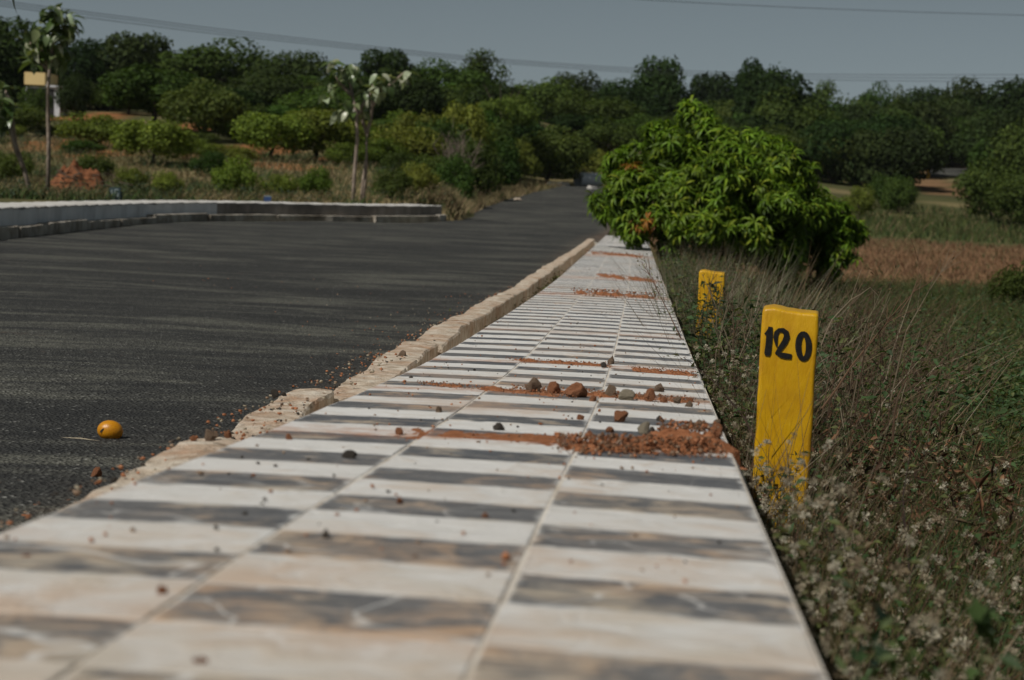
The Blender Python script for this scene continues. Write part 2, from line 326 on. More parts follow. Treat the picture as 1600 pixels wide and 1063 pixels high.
# ---------------------------------------------------------------- ground and road
def axis(*segs): return np.unique(np.round(np.concatenate([np.linspace(*s) for s in segs]), 4))
def build_ground():
    X = axis((-1500, -200, 14), (-200, -60, 36), (-60, -12, 49), (-12, 12, 97), (12, 60, 49), (60, 200, 36), (200, 1500, 14))
    Y = axis((-60, -6, 12), (-6, 30, 121), (30, 70, 161), (70, 130, 97), (130, 300, 86), (300, 600, 21), (600, 3000, 13))
    gx, gy = np.meshgrid(X, Y); z = ground(gx, gy); nx, ny = len(X), len(Y)
    V = np.stack([gx, gy, z], -1).reshape(-1, 3)
    i = (np.arange(ny - 1)[:, None] * nx + np.arange(nx - 1)[None]).ravel(); F = np.stack([i, i + 1, i + nx + 1, i + nx], 1)
    x, y = V[:, 0], V[:, 1]
    olive, straw, brown, redd, dark = (np.array(c) for c in ((0.075, 0.075, 0.032), (0.23, 0.18, 0.095), (0.20, 0.115, 0.062), (0.34, 0.13, 0.055), (0.040, 0.042, 0.022)))
    col = np.tile(olive, (len(V), 1))
    def lay(c, w): nonlocal col; col = col * (1 - w[:, None]) + c * w[:, None]
    lay(straw, sst(0.0, 0.6, vnoise(x, y, 4.0, 5)) * 0.7)
    lay(dark, sst(0.1, 0.6, vnoise(x, y, 9.0, 6)) * 0.5 * sst(60, 90, y))
    lay(brown, sst(33, 37, y + 3 * vnoise(x, y, 4, 7)) * (1 - sst(66, 84, y + 5 * vnoise(x, y, 5, 8))) * sst(3.2, 6, x))
    lay(np.array((0.07, 0.085, 0.03)), sst(78, 92, y + 5 * vnoise(x, y, 7, 8)) * (1 - sst(105, 122, y)) * sst(8, 14, x))
    lay(straw, sst(50, 56, y) * (1 - sst(64, 80, y)) * (1 - sst(0, 3, x)) * 0.8 * sst(-0.3, 0.4, vnoise(x, y, 5, 9)))
    for px, py, rx, ry in [(110, 225, 2.0, 6), (150, 240, 1.4, 3), (185, 215, 1.8, 5), (345, 243, 2.0, 5), (450, 260, 2.2, 2.5), (540, 250, 1.5, 3), (655, 190, 2.4, 9), (130, 185, 2.6, 8),
                           (660, 240, 2, 5), (850, 190, 3.0, 9), (940, 255, 1.2, 3), (1340, 275, 3.5, 9), (1440, 285, 3, 8), (1400, 270, 4, 8), (1530, 262, 6, 9), (1475, 300, 3, 8), (300, 200, 2, 6), (400, 235, 2.4, 6), (560, 210, 3, 8)]:
        p = hit(px, py, ground); q = ((x - p[0]) / rx) ** 2 + ((y - p[1]) / ry) ** 2
        lay(redd if px < 1300 else np.array((.21, .12, .068)), (1 - sst(0.5, 1.2, q + 0.5 * vnoise(x, y, 1.3, 3))) * (0.7 if px < 1300 else .8))
    lay(np.array((0.11, 0.075, 0.045)), (1 - sst(7, 14, y)) * sst(0, 0.5, x - wall_x(np.clip(y, -8, 60))) * 0.7)
    return tag(link('ground', mesh_np('ground', V, F, M['soil'], col, True)), 'sloping scrubland of dry grass and red soil around the road', kind='structure')
build_ground()

def strip(name, ys, xl, xr, zf, nx, mat, parent=None, loc=None):
    V = []; F = []
    for y in ys:
        for k in range(nx + 1):
            x = xl(y) + (xr(y) - xl(y)) * k / nx; V.append((x, y, zf(x, y)))
    for i in range(len(ys) - 1):
        for k in range(nx): a = i * (nx + 1) + k; F.append((a, a + 1, a + nx + 2, a + nx + 1))
    e = np.array([[max(0, (k - nx + 2.2) / 2.2) ** 1.5, 0, 0] for _ in ys for k in range(nx + 1)])
    return mesh_np(name, V, np.array(F), mat, e, True)
ys = list(axis((-6, 60, 265), (60, 113, 110)))
ragged = lambda y: 0.10 * mnoise.noise(Vector((y * 1.3, 0, 0))) + 0.05 * mnoise.noise(Vector((y * 5, 3, 0)))
road = link('road', strip('road', ys, lambda y: float(road_l(y)) - 0.05 + ragged(y) * (1 + 2 * (y > 56)), lambda y: float(road_r(y)) + 0.06 + 0.25 * (y > 60) * ragged(y), lambda x, y: float(road_z(y)) + 0.012 * math.sin(x * 1.1 + y * .4), 26, M['asphalt']))
tag(road, 'dark asphalt road running ahead beside the chequered wall', kind='structure')
# second stretch of asphalt seen far off between the mango trees on the right
p0 = hit(1470, 268, ground); p1 = hit(1540, 262, ground)
V = []; F = []
for i in range(13):
    t = i / 12; cx = p0[0] + t * 13 - 2; cy = p0[1] + 9 * t - 3
    for k in range(7): x = cx + (k - 3) * 0.5; y = cy + (k - 3) * 2.2; V.append((x, y, float(ground(x, y)) + 0.10))
for i in range(12):
    for k in range(6): a = i * 7 + k; F.append((a, a + 7, a + 8, a + 1))
tag(link('road', mesh_np('road', V, np.array(F), M['asphalt'], np.zeros((len(V), 3)), True)), 'short stretch of dark asphalt far off among the trees on the right', kind='structure')

# ---------------------------------------------------------------- chequered low wall
def wframe(d):
    e = 0.05; t = Vector((float(wall_x(d + e) - wall_x(d - e)), 2 * e, 0)).normalized(); nrm = Vector((t.y, -t.x, 0))
    return Vector((float(wall_x(d)), d, float(wall_z(d)))), nrm
def wpt(d, u, h): c, nr = wframe(d); p = c + nr * u; return (p.x, p.y, c.z + h - 0.02 * u * u)     # slightly crowned
def wall_top(x, y): return wall_z(np.clip(y, -8, 60)) - 0.02 * np.clip(x - wall_x(np.clip(y, -8, 60)), -.5, .5) ** 2
WALL_END = 41.0
V = []; F = []
ds = list(axis((-4, 12, 65), (12, WALL_END, 59)))
for d in ds:
    ax = 0.012 * math.sin(d * 2.1) ; gz = 0.9
    for u, h in ((-0.512 + ax * .5, -gz), (-0.512 + ax * .5, -0.03), (-0.495, -0.0022), (-0.168, -0.0018), (0.0, -0.0035), (0.166, -0.0018), (0.494, -0.0022), (0.510 + ax * .4, -0.035), (0.518 + ax * .5, -gz)): V.append(wpt(d, u, h))
for i in range(len(ds) - 1):
    for k in range(8): a = i * 9 + k; F.append((a, a + 9, a + 10, a + 1))
F += [tuple(range(9)), tuple(range((len(ds) - 1) * 9, len(ds) * 9))[::-1]]
low_wall = link('low_wall', mesh_np('low_wall', V, F, M['mortar']))
tag(low_wall, 'long low wall with a black and white chequered top beside the road', 'wall')
rows = [1.25]
while rows[-1] < WALL_END - 0.2: rows.append(rows[-1] + (0.205 if rows[-1] < 5 else 0.185 if rows[-1] < 8 else 0.172) * random.uniform(0.93, 1.07))
cols = [-0.500, -0.168, 0.166, 0.493]
def tile_geo(d0, d1, c, r):
    u0, u1 = cols[c] + 0.0024, cols[c + 1] - 0.0024
    u0 += 0 if c == 0 else random.uniform(-.002, .002)
    g_ = 0.0004; w0 = random.uniform(-.006, .006); w1 = random.uniform(-.006, .006)
    hz = random.uniform(-.0009, .0009); q = [random.uniform(-.0009, .0009) for _ in range(4)]
    b = 0.0022; D0a, D0b, D1a, D1b = d0 + g_, d0 + g_ , d1 - g_, d1 - g_
    um = (u0 + u1) / 2; sk = 0.0      # rows run very slightly askew
    def P(d, u, h): return wpt(d + sk - 0.02 * u, u, h)
    o = []
    for ins, h in ((0, -0.018), (0, -0.0012), (b, 0.0)):
        o += [P(D0a + ins, u0 + ins, h + hz + q[0]), P(D0a + ins, um, h + hz + (q[0] + q[1]) / 2), P(D0a + ins, u1 - ins, h + hz + q[1]),
              P(D1a - ins, u1 - ins, h + hz + q[2]), P(D1a - ins, um, h + hz + (q[2] + q[3]) / 2), P(D1a - ins, u0 + ins, h + hz + q[3])]
    F = [(k, (k + 1) % 6, 6 + (k + 1) % 6, 6 + k) for k in range(6)] + [(6 + k, 6 + (k + 1) % 6, 12 + (k + 1) % 6, 12 + k) for k in range(6)] + [(12, 13, 16, 17), (13, 14, 15, 16)]
    uv = []
    for ins in (0, 0, .015):
        uv += [(ins, ins, 0), (.5, ins, 0), (1 - ins, ins, 0), (1 - ins, 1 - ins, 0), (.5, 1 - ins, 0), (ins, 1 - ins, 0)]
    return o, F, uv
rest = {0: MB(), 1: MB()}; nt = 0
for r in range(len(rows) - 1):
    for c in range(3):
        black = (r + c) % 2
        o, F, uv = tile_geo(rows[r], rows[r + 1] , c, r)
        if nt < 300:
            link('tile', mesh_np('tile', o, F, M['tile_black' if black else 'tile_white'], np.array(uv)), low_wall); nt += 1
        else: rest[black].add(o, F); rest[black].c[-18:] = uv
for b in (0, 1): tag(rest[b].build('tile_field', M['tile_black' if b else 'tile_white'], low_wall), kind='stuff')

# ---------------------------------------------------------------- kerbs of rough slabs
def slab(a, b, width, depth, seed, fr, mat, parent, segs=12, amp=0.022):
    """a rough slab between stations a and b; fr(d) gives inner top point and outward direction"""
    V = []; F = []; mb = []
    for i in range(segs + 1):
        d = a + (b - a) * i / segs; p, o = fr(d)
        e1 = mnoise.noise(Vector((d * 1.6, seed, 0))) * amp + mnoise.noise(Vector((d * 9, seed, 5))) * amp * .25
        e2 = mnoise.noise(Vector((d * 1.7, seed, 9))) * amp * 1.5 + mnoise.noise(Vector((d * 12, seed, 4))) * amp * .5
        hz = mnoise.noise(Vector((d * 1.2, seed, 20))) * 0.010
        endc = 0.008 if i in (0, segs) else 0.0
        for f, h in ((0.0, -depth), (0.0, -0.008), (0.05, 0.0), (0.37, 0.004), (0.63, 0.002), (0.95, -0.001), (1.0, -0.012), (1.0, -depth)):
            j = e1 * (1 - f) + e2 * f; w = width * f
            jit = mnoise.noise(Vector((d * 5, f * 9, seed))) * 0.003 * (h > -depth) + mnoise.noise(Vector((d * 23, f * 31, seed))) * 0.0055 * (h > -depth)
            V.append(tuple(p + o * (w + j + (endc if f < .5 else -endc)) + Vector((0, 0, h + hz + jit))))
    for i in range(segs):
        for k in range(7): q = i * 8 + k; F.append((q, q + 1, q + 9, q + 8))
    F += [tuple(range(8))[::-1], tuple(range(segs * 8, segs * 8 + 8))]
    return link('kerb_stone', mesh_np('kerb_stone', V, F, mat), parent)
def kframe(d):
    c, nr = wframe(d); off = -0.505 - (0.04 + 0.17 * float(sst(2.5, 5.5, d)))
    p = c + nr * off; p.z = c.z - 0.088 + 0.015 * float(sst(4, 14, d)) + 0.02 * mnoise.noise(Vector((d * .5, 1, 1)))
    return p, -nr
V = []; F = []
kd = list(axis((-4, 42, 140)))
for d in kd:
    p, o = kframe(d)
    for w, h in ((-0.22, -0.17), (0.0, -0.15), (0.02, -0.125), (0.13, -0.125), (0.20, -0.40)):
        q = p + o * w; V.append((q.x, q.y, q.z + h + 0.01 * math.sin(d * 7 + w * 20)))
for i in range(len(kd) - 1):
    for k in range(4): a = i * 5 + k; F.append((a, a + 1, a + 6, a + 5))
kerb = tag(link('kerb', mesh_np('kerb', V, F, M['mortar'])), 'broken tan kerb of rough slabs along the foot of the chequered wall', kind='structure')
sd = 1.0
SL = [(0.6, 2.1, .0, .0, 0), (2.12, 4.05, .0, .02, -.006), (4.08, 5.75, .0, .03, -.010), (5.77, 8.30, -.055, .03, -.006), (8.33, 10.1, -.02, .03, .006), (10.12, 13.6, .0, .0, .012), (13.61, 17.2, .0, .0, .012), (17.21, 21.6, .0, .0, .012), (21.62, 26.0, .0, .0, .006), (26.1, 31.5, .0, .0, .0), (31.6, 39.5, 0, 0, 0)]
for d, e, sft, tw, hh in SL:
    fr = lambda q, s=sft, h=hh, t=tw, m=(d + e) / 2: (lambda p, o: (p + o * (s + t * (q - m)) + Vector((0, 0, h + .012 * (q - m) * (q < 9))), o))(*kframe(q))
    slab(d, e, random.uniform(.145, .175), random.uniform(.13, .16), sd, fr, M['kerb_granite'], kerb, int((e - d) * (18 if e < 9 else 9))); sd += 3.7

# left wall, set back behind its own kerb, bending round the corner of the side road
lw_px = [(0, 378), (60, 368), (120, 360), (200, 352), (280, 347), (350, 345), (430, 345), (500, 346), (560, 347), (620, 348), (700, 346)]
rz2 = lambda x, y: road_z(np.clip(y, -8, 120))
LP = [Vector(hit(x, y, rz2)) for x, y in lw_px]
d0 = (LP[1] - LP[0]).normalized()
LP = [LP[0] - Vector((-0.02, 1, 0)) * q for q in (22, 15, 8)] + LP
for p in LP[:3]: p.z = float(road_z(p.y))
for _ in range(1):
    LP = [LP[0]] + [(LP[i-1] + LP[i] * 2 + LP[i+1]) / 4 for i in range(1, len(LP) - 1)] + [LP[-1]]
seg = [0.0]
for a, b in zip(LP, LP[1:]): seg.append(seg[-1] + (b - a).length)
lpx = smooth_interp(seg, [p.x for p in LP]); lpy = smooth_interp(seg, [p.y for p in LP])
LLEN = seg[-1]
def lframe(s):
    s = min(max(s, 0), LLEN); p = Vector((float(lpx(s)), float(lpy(s)), 0)); q = Vector((float(lpx(min(s + .2, LLEN))) - float(lpx(max(s - .2, 0))), float(lpy(min(s + .2, LLEN))) - float(lpy(max(s - .2, 0))), 0)).normalized()
    p.z = float(road_z(p.y)); return p, Vector((-q.y, q.x, 0)), q      # outward = away from the road
s_white = min(np.linspace(0, LLEN, 400), key=lambda s: abs(800 + FPX * float(lpx(s)) / float(lpy(s)) - 345))
left_wall = empty('low_wall', LP[3]); tag(left_wall, 'low wall across the road, whitewashed then bare grey, bending round the corner', 'wall')
inv = -Vector(LP[3])
def lwall(s0, s1, n, prof, name, mat, kind=None):
    V = []; F = []; k = len(prof)
    for i in range(n + 1):
        p, o, t = lframe(s0 + (s1 - s0) * i / n); wob = 0.035 * mnoise.noise(Vector((i * .9, 2, 0)))
        for w, h in prof: V.append(tuple(p + inv + o * w + Vector((0, 0, h + (wob if h > .2 else 0)))))
    for i in range(n):
        for j in range(k - 1): a = i * k + j; F.append((a, a + 1, a + k + 1, a + k))
    F += [tuple(range(k))[::-1], tuple(range(n * k, n * k + k))]
    return link(name, mesh_np(name, V, F, mat), left_wall)
body = [(0.24, -0.2), (0.24, 0.462), (1.30, 0.462), (1.32, -0.2)]
lwall(0.0, s_white, 60, body, 'whitewashed_face', M['whitewash'])
lwall(s_white + 0.003, LLEN, 40, body, 'bare_face', M['bare_concrete'])
cop = [(0.225, 0.464), (0.22, 0.487), (0.25, 0.50), (1.28, 0.50), (1.31, 0.485), (1.31, 0.464)]
s = 0.0
while s < LLEN - 0.05:
    e = min(s + 1.05, LLEN); lwall(s + .006, e - .006, 4, cop, 'coping_slab', M['coping_pale']); s = e
lk = empty('kerb', LP[3]); tag(lk, 'broken kerb of grey rubble along the foot of the wall across the road', kind='structure')
s = 0.2; sd = 50.0
while s < LLEN - 0.3:
    ln = random.uniform(1.8, 4.2); e = min(s + ln, LLEN); hh = random.uniform(-.03, .03)
    fr = lambda q, h=hh: (lambda p, o, t: (p + inv + o * 0.0 + Vector((0, 0, 0.185 + h)), o))(*lframe(q))
    slab(s, e - 0.012, 0.22, 0.3, sd, fr, M['kerb_grey'], lk, 16, 0.09); s = e; sd += 3.1

# ---------------------------------------------------------------- numbered yellow posts
def ribbon(pts, wid, y, closed=False):
    """flat brush stroke in the x-z plane at depth y with a little body"""
    P = [Vector((p[0], 0, p[1])) for p in pts]; n_ = len(P); V = []; F = []
    for i in range(n_):
        a = P[(i - 1) % n_] if closed or i else P[i]; b = P[(i + 1) % n_] if closed or i < n_ - 1 else P[i]
        t = (b - a).normalized(); s_ = Vector((-t.z, 0, t.x)); w = wid[i % len(wid)] / 2
        for q in (1, -1):
            v = P[i] + s_ * w * q; V.append((v.x, y - 0.0012, v.z)); V.append((v.x, y + 0.001, v.z))
    m_ = n_ if closed else n_ - 1
    for i in range(m_):
        a = i * 4; b = ((i + 1) % n_) * 4
        F += [(a, a + 2, b + 2, b), (a + 1, a, b, b + 1), (a + 2, a + 3, b + 3, b + 2)]
    if not closed: F += [(0, 1, 3, 2), (m_ * 4, m_ * 4 + 2, m_ * 4 + 3, m_ * 4 + 1)]
    return V, F
def post_mesh(w, t, h, seed, chip):
    nx, nz, nt_ = 8, 26, 5
    bm = bmesh.new(); bmesh.ops.create_cube(bm, size=1)
    bmesh.ops.scale(bm, vec=(w, t, h), verts=bm.verts); bmesh.ops.translate(bm, vec=(0, 0, h / 2), verts=bm.verts)
    bmesh.ops.bevel(bm, geom=[e for e in bm.edges], offset=0.010, segments=2, affect='EDGES', profile=0.6)
    for zc in np.linspace(0.02, h - 0.02, nz): bmesh.ops.bisect_plane(bm, geom=bm.verts[:] + bm.edges[:] + bm.faces[:], plane_co=(0, 0, zc), plane_no=(0, 0, 1))
    for xc in np.linspace(-w / 2 + .012, w / 2 - .012, nx): bmesh.ops.bisect_plane(bm, geom=bm.verts[:] + bm.edges[:] + bm.faces[:], plane_co=(xc, 0, 0), plane_no=(1, 0, 0))
    for v in bm.verts:
        q = v.co * 14 + Vector((seed, 0, 0)); edge = max(abs(v.co.x) / (w / 2), 0) > 0.93
        a = 0.0042 if edge else 0.0011
        v.co += Vector((mnoise.noise(q), mnoise.noise(q + Vector((9, 9, 9))), 0.6 * mnoise.noise(q + Vector((5, 1, 7))))) * a
        if v.co.z > h - 0.03:      # uneven cast top, a raised lump at its left end
            v.co.z += 0.010 * math.exp(-((v.co.x + w * .30) / .03) ** 2) * chip - 0.010 * max(0, v.co.x / w) * chip + .002 * mnoise.noise(v.co * 60)
            if v.co.y < -t / 2 + .02 : v.co.y += 0.006; 
            if v.co.y < -t / 2 + .03: v.co.z -= 0.006
    me = bpy.data.meshes.new('marker_post'); bm.to_mesh(me); bm.free(); me.materials.append(M['yellow_paint'])
    me.polygons.foreach_set('use_smooth', np.ones(len(me.polygons), bool)); return me
def place_post(px, py, d, w, label):
    top = at(px, py, d); gz = float(ground(top[0], top[1])) - 0.12; h = top[2] - gz
    o = link('marker_post', post_mesh(w, 0.12, h, d, 1.0), None, (top[0], top[1], gz)); tag(o, label, 'marker post')
    o.rotation_euler = (math.radians(-1.0), 0, math.radians(-9)); return o, h
PW = 0.176
post, ph = place_post(1236, 483, 5.46, PW, 'yellow concrete marker post painted with the black number 120')
k = PW / 86.0     # metres per photo pixel on the post's face
def fx(x, y): return ((x - 1233.5 - (0.05 * (535 - y))) * k, ph - (y - 483) * k + 0.0)
yf = -0.0625
V, F = ribbon([fx(*p) for p in [(1196.5, 523), (1200.5, 520), (1203.5, 515), (1204.5, 512)]] , [0.006, 0.011, 0.010, 0.006], yf)
one = MB(); one.add(V, F); V, F = ribbon([fx(*p) for p in [(1205, 511), (1203.6, 525), (1202.4, 540), (1201, 552), (1200.4, 556)]], [0.013, 0.020, 0.020, 0.021, 0.014], yf - 0.0004); one.add(V, F)
one.build('numeral', M['ink'], post)
two = MB(); V, F = ribbon([fx(*p) for p in [(1214.5, 541), (1213.5, 533), (1213, 527), (1214, 520), (1218, 515.5), (1224, 515), (1229, 519), (1230, 525), (1227, 533), (1221, 542), (1215.5, 551), (1221, 553.5), (1229, 554.5), (1237.5, 555)]],
    [0.004, 0.011, 0.014, 0.015, 0.013, 0.014, 0.018, 0.019, 0.018, 0.016, 0.014, 0.016, 0.018, 0.015], yf); two.add(V, F); two.build('numeral', M['ink'], post)
zero = MB(); cz = fx(1255.5, 538); V, F = ribbon([(cz[0] + 0.0165 * math.cos(a) - .0025 * math.sin(a), cz[1] + 0.040 * math.sin(a)) for a in np.linspace(0, 2 * math.pi, 22)[:-1]], [0.0145 + 0.004 * abs(math.cos(a)) for a in np.linspace(0, 2 * math.pi, 22)[:-1]], yf, True); zero.add(V, F); zero.build('numeral', M['ink'], post)
post2, ph2 = place_post(1113, 424, 11.9, 0.176, 'smaller looking yellow marker post half hidden by leaves beyond the numbered post')

# ---------------------------------------------------------------- stones, fruit and litter
def rock_mesh(name, seed, sub=3, rough=0.35, mat=None, flat=0.75):
    bm = bmesh.new(); bmesh.ops.create_icosphere(bm, subdivisions=sub, radius=0.5)
    for v in bm.verts:
        q = v.co * 2.0 + Vector((seed * 7.1, seed * 3.3, 0)); f = 1 + rough * mnoise.noise(q) * 1.5 + rough * .6 * mnoise.noise(q * 2.7)
        v.co *= f; v.co.z *= flat
    for _ in range(9):           # broken facets
        a = random.uniform(0, 6.28); nz = random.uniform(-.4, .8); nn = Vector((math.cos(a), math.sin(a), nz)).normalized(); dd = random.uniform(.28, .40)
        for v in bm.verts:
            e = v.co.dot(nn) - dd
            if e > 0: v.co -= nn * e * 0.85
    mn = min(v.co.z for v in bm.verts)
    for v in bm.verts: v.co.z -= mn
    me = bpy.data.meshes.new(name); bm.to_mesh(me); bm.free()
    if mat: me.materials.append(mat)
    return me
def kerb_top(x, y):
    return wall_z(np.clip(y, -8, 60)) - 0.075
STONES = [  # px, base y, width px, height factor, material, name, label, surface
    (832, 617, 29, .75, 'stone_grey', 'stone', 'round brown stone at the left end of the row of rubble across the wall', 'w'),
    (863, 619, 25, .75, 'brick_red', 'brick_fragment', 'crumbly red lump second from the left in the row of rubble across the wall', 'w'),
    (900, 622, 41, .62, 'brick_red', 'brick_fragment', 'broad red lump in the middle of the row of rubble across the wall', 'w'),
    (927, 629, 13, .8, 'brick_red', 'brick_fragment', 'small red chip just right of the broad red lump on the wall', 'w'),
    (953, 622, 21, .8, 'stone_grey', 'stone', 'dark edged stone leaning on the long grey stone across the wall', 'w'),
    (981, 629, 36, .5, 'stone_pale', 'stone', 'long grey slab like stone in the row of rubble across the wall', 'w'),
    (1015, 628, 22, .85, 'brick_red', 'brick_fragment', 'angular red piece right of the long grey stone on the wall', 'w'),
    (1030, 615, 20, .6, 'stone_grey', 'stone', 'brown stone behind the angular red piece on the wall', 'w'),
    (1037, 633, 17, .6, 'brick_red', 'brick_fragment', 'flat red piece right of and below the angular red piece', 'w'),
    (1058, 634, 16, .65, 'stone_grey', 'stone', 'pinkish grey pebble near the right end of the row of rubble', 'w'),
    (1078, 631, 12, .5, 'brick_red', 'brick_fragment', 'thin red chip at the right end of the row of rubble', 'w'),
    (1077, 640, 14, .6, 'stone_grey', 'stone', 'small brown pebble in front of the thin red chip at the row end', 'w'),
    (968, 664, 25, .68, 'brick_red', 'brick_fragment', 'rounded orange red brick bit alone between the two bands of rubble', 'w'),
    (907, 661, 16, .55, 'brick_red', 'brick_fragment', 'flat red bit left of the rounded orange brick bit', 'w'),
    (1031, 657, 14, .7, 'stone_dark', 'stone', 'dark brown pebble right of the rounded orange brick bit', 'w'),
    (953, 676, 17, .55, 'brick_red', 'brick_fragment', 'low red piece just behind the heap of red earth, left part', 'w'),
    (1006, 682, 26, .85, 'stone_pale', 'stone', 'pale greenish grey rock standing tilted at the heap of red earth', 'w'),
    (1019, 688, 20, .8, 'stone_dark', 'stone', 'dark stone leaning on the pale tilted rock', 'w'),
    (1117, 703, 30, .95, 'brick_red', 'brick_fragment', 'largest red lump on the right end of the heap of red earth', 'w'),
    (1036, 683, 19, .8, 'brick_red', 'brick_fragment', 'red chunk right of the dark stone on the heap of earth', 'w'),
    (1066, 680, 20, .6, 'brick_red', 'brick_fragment', 'low red chunk along the back of the heap of earth', 'w'),
    (1092, 677, 22, .6, 'stone_grey', 'stone', 'brown clod at the back right of the heap of earth', 'w'),
    (1120, 672, 18, .7, 'stone_grey', 'stone', 'greyish clod by the wall edge behind the largest red lump', 'w'),
    (1056, 692, 16, .7, 'stone_grey', 'stone', 'grey brown clod in the middle of the heap of earth', 'w'),
    (920, 689, 13, 1.1, 'brick_red', 'brick_fragment', 'upright red chip at the left end of the heap of earth', 'w'),
    (685, 648, 14, .85, 'stone_grey', 'stone', 'grey brown pebble on a column joint left of the middle of the wall', 'w'),
    (622, 685, 17, .8, 'brick_red', 'brick_fragment', 'red chip on the left column joint of the wall', 'w'),
    (779, 678, 21, .55, 'stone_dark', 'stone', 'dark flat pebble in the middle column left of the heap of earth', 'w'),
    (451, 694, 13, .9, 'brick_red', 'brick_fragment', 'red chip near the road side edge of the wall', 'w'),
    (545, 720, 27, .5, 'stone_dark', 'stone', 'dark brown flat stone on the near left part of the wall', 'w'),
    (624, 789, 14, .9, 'brick_red', 'brick_fragment', 'red chip in the near middle column on a faded black tile', 'w'),
    (757, 822, 14, .6, 'brick_red', 'brick_fragment', 'flat red chip in the near middle column on a white tile', 'w'),
    (252, 958, 18, 1.0, 'brick_red', 'brick_fragment', 'blurred red chip at the near left corner of a black tile', 'w'),
    (312, 1052, 30, .45, 'brick_red', 'brick_fragment', 'blurred flat brown bit at the bottom edge of the photo', 'w'),
    (40, 887, 28, .35, 'brick_red', 'brick_fragment', 'blurred flat brown bit at the far left of the wall', 'w'),
    (955, 571, 15, .7, 'stone_grey', 'stone', 'grey stone on the thin line of red grit farther along the wall', 'w'),
    (943, 575, 11, .8, 'stone_dark', 'stone', 'dark clod left of the grey stone on the line of grit', 'w'),
    (327, 692, 27, .75, 'stone_grey', 'stone', 'rough grey brown stone on the end of a kerb slab', 'k'),
    (355, 690, 15, .9, 'brick_red', 'brick_fragment', 'red brick bit right of the rough stone on the kerb', 'k'),
    (301, 690, 15, .6, 'brick_red', 'brick_fragment', 'red brick bit left of the rough stone on the kerb', 'k'),
    (628, 559, 15, .7, 'stone_grey', 'stone', 'tan pebble on a kerb slab farther along', 'k'),
    (428, 622, 13, .8, 'stone_dark', 'stone', 'black tar lump on the outer edge of the kerb', 'k'),
    (443, 619, 11, .6, 'stone_dark', 'stone', 'black tar crumb right of the tar lump on the kerb', 'k'),
    (150, 753, 22, .85, 'brick_red', 'brick_fragment', 'square red brick piece on the asphalt against the kerb', 'r'),
    (152, 764, 14, .6, 'stone_grey', 'stone', 'brown clod between the red brick piece and the kerb', 'r'),
    (177, 760, 11, .7, 'stone_dark', 'stone', 'small black stone right of the red brick piece at the kerb', 'k'),
]
for i, (px, py, w, hf, mt, nm, lb, sf) in enumerate(STONES):
    zf = {'w': wall_top, 'k': kerb_top, 'r': lambda x, y: road_z(np.clip(y, -8, 120))}[sf]
    p = hit(px, py, zf); size = w * p[1] / FPX
    o = link(nm, rock_mesh(nm, i + 1, 3, 0.42, M[mt], 0.95), None, (p[0], p[1] + size * .35, float(zf(p[0], p[1] + size * .35)) - 0.003 - .10 * size * hf))
    o.rotation_euler[2] = random.uniform(-.4, .4); s = size / max(o.dimensions.x, 1e-4) if False else size
    o.scale = (s * 1.0, s * random.uniform(.75, 1.0), s * hf * 1.15)
    tag(o, lb, 'stone' if nm == 'stone' else 'brick fragment', 'loose stones and brick bits')

def scatter_rocks(name, pts, sizes, mats, label, variants=10):
    base = []
    for i in range(variants):
        bm = bmesh.new(); bmesh.ops.create_icosphere(bm, subdivisions=1, radius=0.5)
        for v in bm.verts: v.co *= random.uniform(.45, 1.25)
        base.append((np.array([v.co[:] for v in bm.verts]), [[v.index for v in f.verts] for f in bm.faces])); bm.free()
    V = []; F = []; mi = []; o = 0
    for p, s in zip(pts, sizes):
        bv, bf = random.choice(base); a = random.uniform(0, 6.28); R = np.array([[math.cos(a), -math.sin(a), 0], [math.sin(a), math.cos(a), 0], [0, 0, random.uniform(.6, .95)]])
        V.append(bv @ R.T * s + np.array(p) + np.array([0, 0, s * .28])); F += [[q + o for q in f] for f in bf]; mi += [random.randrange(len(mats))] * len(bf); o += len(bv)
    me = mesh_np(name, np.concatenate(V), np.array(F), None, None, False, [M[m] for m in mats], mi)
    return tag(link(name, me), label, kind='stuff')
def wp(d, u, h=0.0): return wpt(d, u, h)
# grit bands lying across the wall where mud has washed over it
pts, sz = [], []
EV, EF = [], []
def ridge(a, b, half, h, seed, n_=110, m_=12):
    o = len(EV)
    for i in range(n_ + 1):
        t = i / n_; x = a[0] + (b[0] - a[0]) * t; y = a[1] + (b[1] - a[1]) * t; e = min(t, 1 - t) * 9; env = min(1, e) * (0.35 + 1.1 * max(0, mnoise.noise(Vector((t * 7, seed, 1))) + .35))
        for j in range(m_ + 1):
            v = j / m_ * 2 - 1; q = Vector((x * 60, (y + v * half) * 60, seed)); b_ = (1 - v * v) * env + .55 * mnoise.noise(q * .6) + .35 * mnoise.noise(q * 1.4)
            yy = y + v * half; EV.append((x + .004 * mnoise.noise(q), yy, float(wall_top(x, yy)) + h * b_ - h * .42))
    for i in range(n_):
        for j in range(m_): k_ = o + i * (m_ + 1) + j; EF.append((k_, k_ + 1, k_ + m_ + 2, k_ + m_ + 1))
